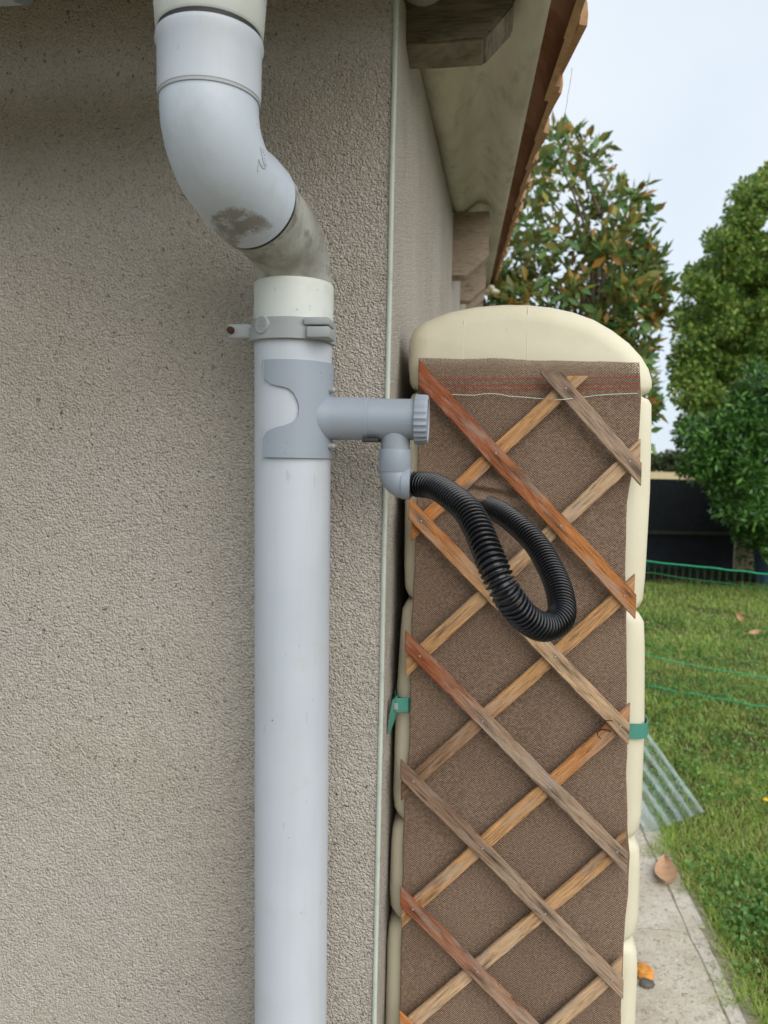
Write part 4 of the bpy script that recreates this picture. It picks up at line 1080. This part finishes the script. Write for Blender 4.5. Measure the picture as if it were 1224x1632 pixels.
for (n, yr, sz, wd, sd) in ((46000, (1.9, 4.2), .033, .0013, 1), (54000, (3.6, 7), .035, .002, 2), (46000, (6.2, 10.6), .042, .003, 3)):
    q, f = grass(n, yr, sz, wd, sd); Q.append(q); FQ.append(f+b0); b0 += len(q)
q, f = grass(9000, (1.9, 6.4), .050, .0014, 9, edge_tufts(9000, 4)); Q.append(q); FQ.append(f+b0); b0 += len(q)
for k, (jx, jy, w_, n_j) in enumerate(((.722, 2.482, .03, 90), (.70, 2.968, .05, 160), (.73, 2.72, .03, 40), (.60, 2.968, .07, 60), (.735, 3.02, .04, 160), (.72, 2.15, .05, 70), (.30, 2.482, .05, 60))):     # tufts rooted in the joints
    rj = np.random.default_rng(40+k); xy_ = (jx+w_*rj.normal(size=n_j)*.6, jy+.006*rj.normal(size=n_j)+(.01 if jx > .71 else 0)*rj.normal(size=n_j))
    q, f = grass(n_j, (1.9, 6.4), .032, .0012, 60+k, xy_); Q.append(q); FQ.append(f+b0); b0 += len(q)
t = MT('grass_blade'); g = t.n('NewGeometry'); mpv = t.coord()
c = t.ramp(g.outputs['Random Per Island'], [(0, (.19, .34, .04)), (.5, (.29, .45, .07)), (.8, (.42, .52, .13)), (1, (.66, .58, .31))])
pn = t.ramp(t.noise(mpv, 4.5, 5, .65), [(.40, .0), (.62, .9)]); c = t.mix(pn, c, t.mix(.5, c, (.30, .28, .09)))
t.color(c).rough(.55).spec(.3); tr_ = t.n('BsdfTranslucent'); t.l(c, tr_.inputs['Color']); ms = t.n('MixShader'); ms.inputs[0].default_value = .3
t.l(t.b.outputs[0], ms.inputs[1]); t.l(tr_.outputs[0], ms.inputs[2]); t.l(ms.outputs[0], t.t.nodes['Material Output'].inputs['Surface'])
tag(mesh_np('grass', np.concatenate(Q), np.concatenate(FQ), t.m), 'short green lawn grass with dry patches beside the paving', 'grass', kind='stuff')
# clover and plantain leaves among the blades
n = 7000; r = np.random.default_rng(5); y = 1.95+6*r.random(n)**1.4; x = .82+(.42*y-.3)*r.random(n)
cl = np.sin(x*5+2*np.sin(y*3))+np.sin(y*4.3+x*3); m = cl+3.2*(r.random(n)-.5) > .1; x, y = x[m], y[m]; n = len(x)
cen = [(a, b, .022) for a, b in zip(x, y)]
V, Fc = leaf_cloud(cen, [(.012, .012, .012)]*n, [4]*n, .019, -.1, .75, .1)
tag(mesh_np('lawn_weeds', V, Fc, m_leaf('clover_leaf', [(0, (.075, .18, .035)), (1, (.18, .33, .085))], .5, None, .25)), 'small round clover leaves growing through the lawn', 'weeds', kind='stuff')

# hanging dry thread under the verge tiles
thp, _ = spline([at_depth(x, y, 1.9) for x, y in ((912, 108), (909, 130), (905, 152), (903, 168), (899, 186), (896, 206))], 40)
bm = bmesh.new(); tube(bm, [p+Vector((.0007*noise.noise(p*90), 0, 0)) for p in thp], .0005, 5)
tag(obj('dry_stem', bm, M['rust']), 'fine dry stem dangling in the sky beside the roof tiles', 'stem')
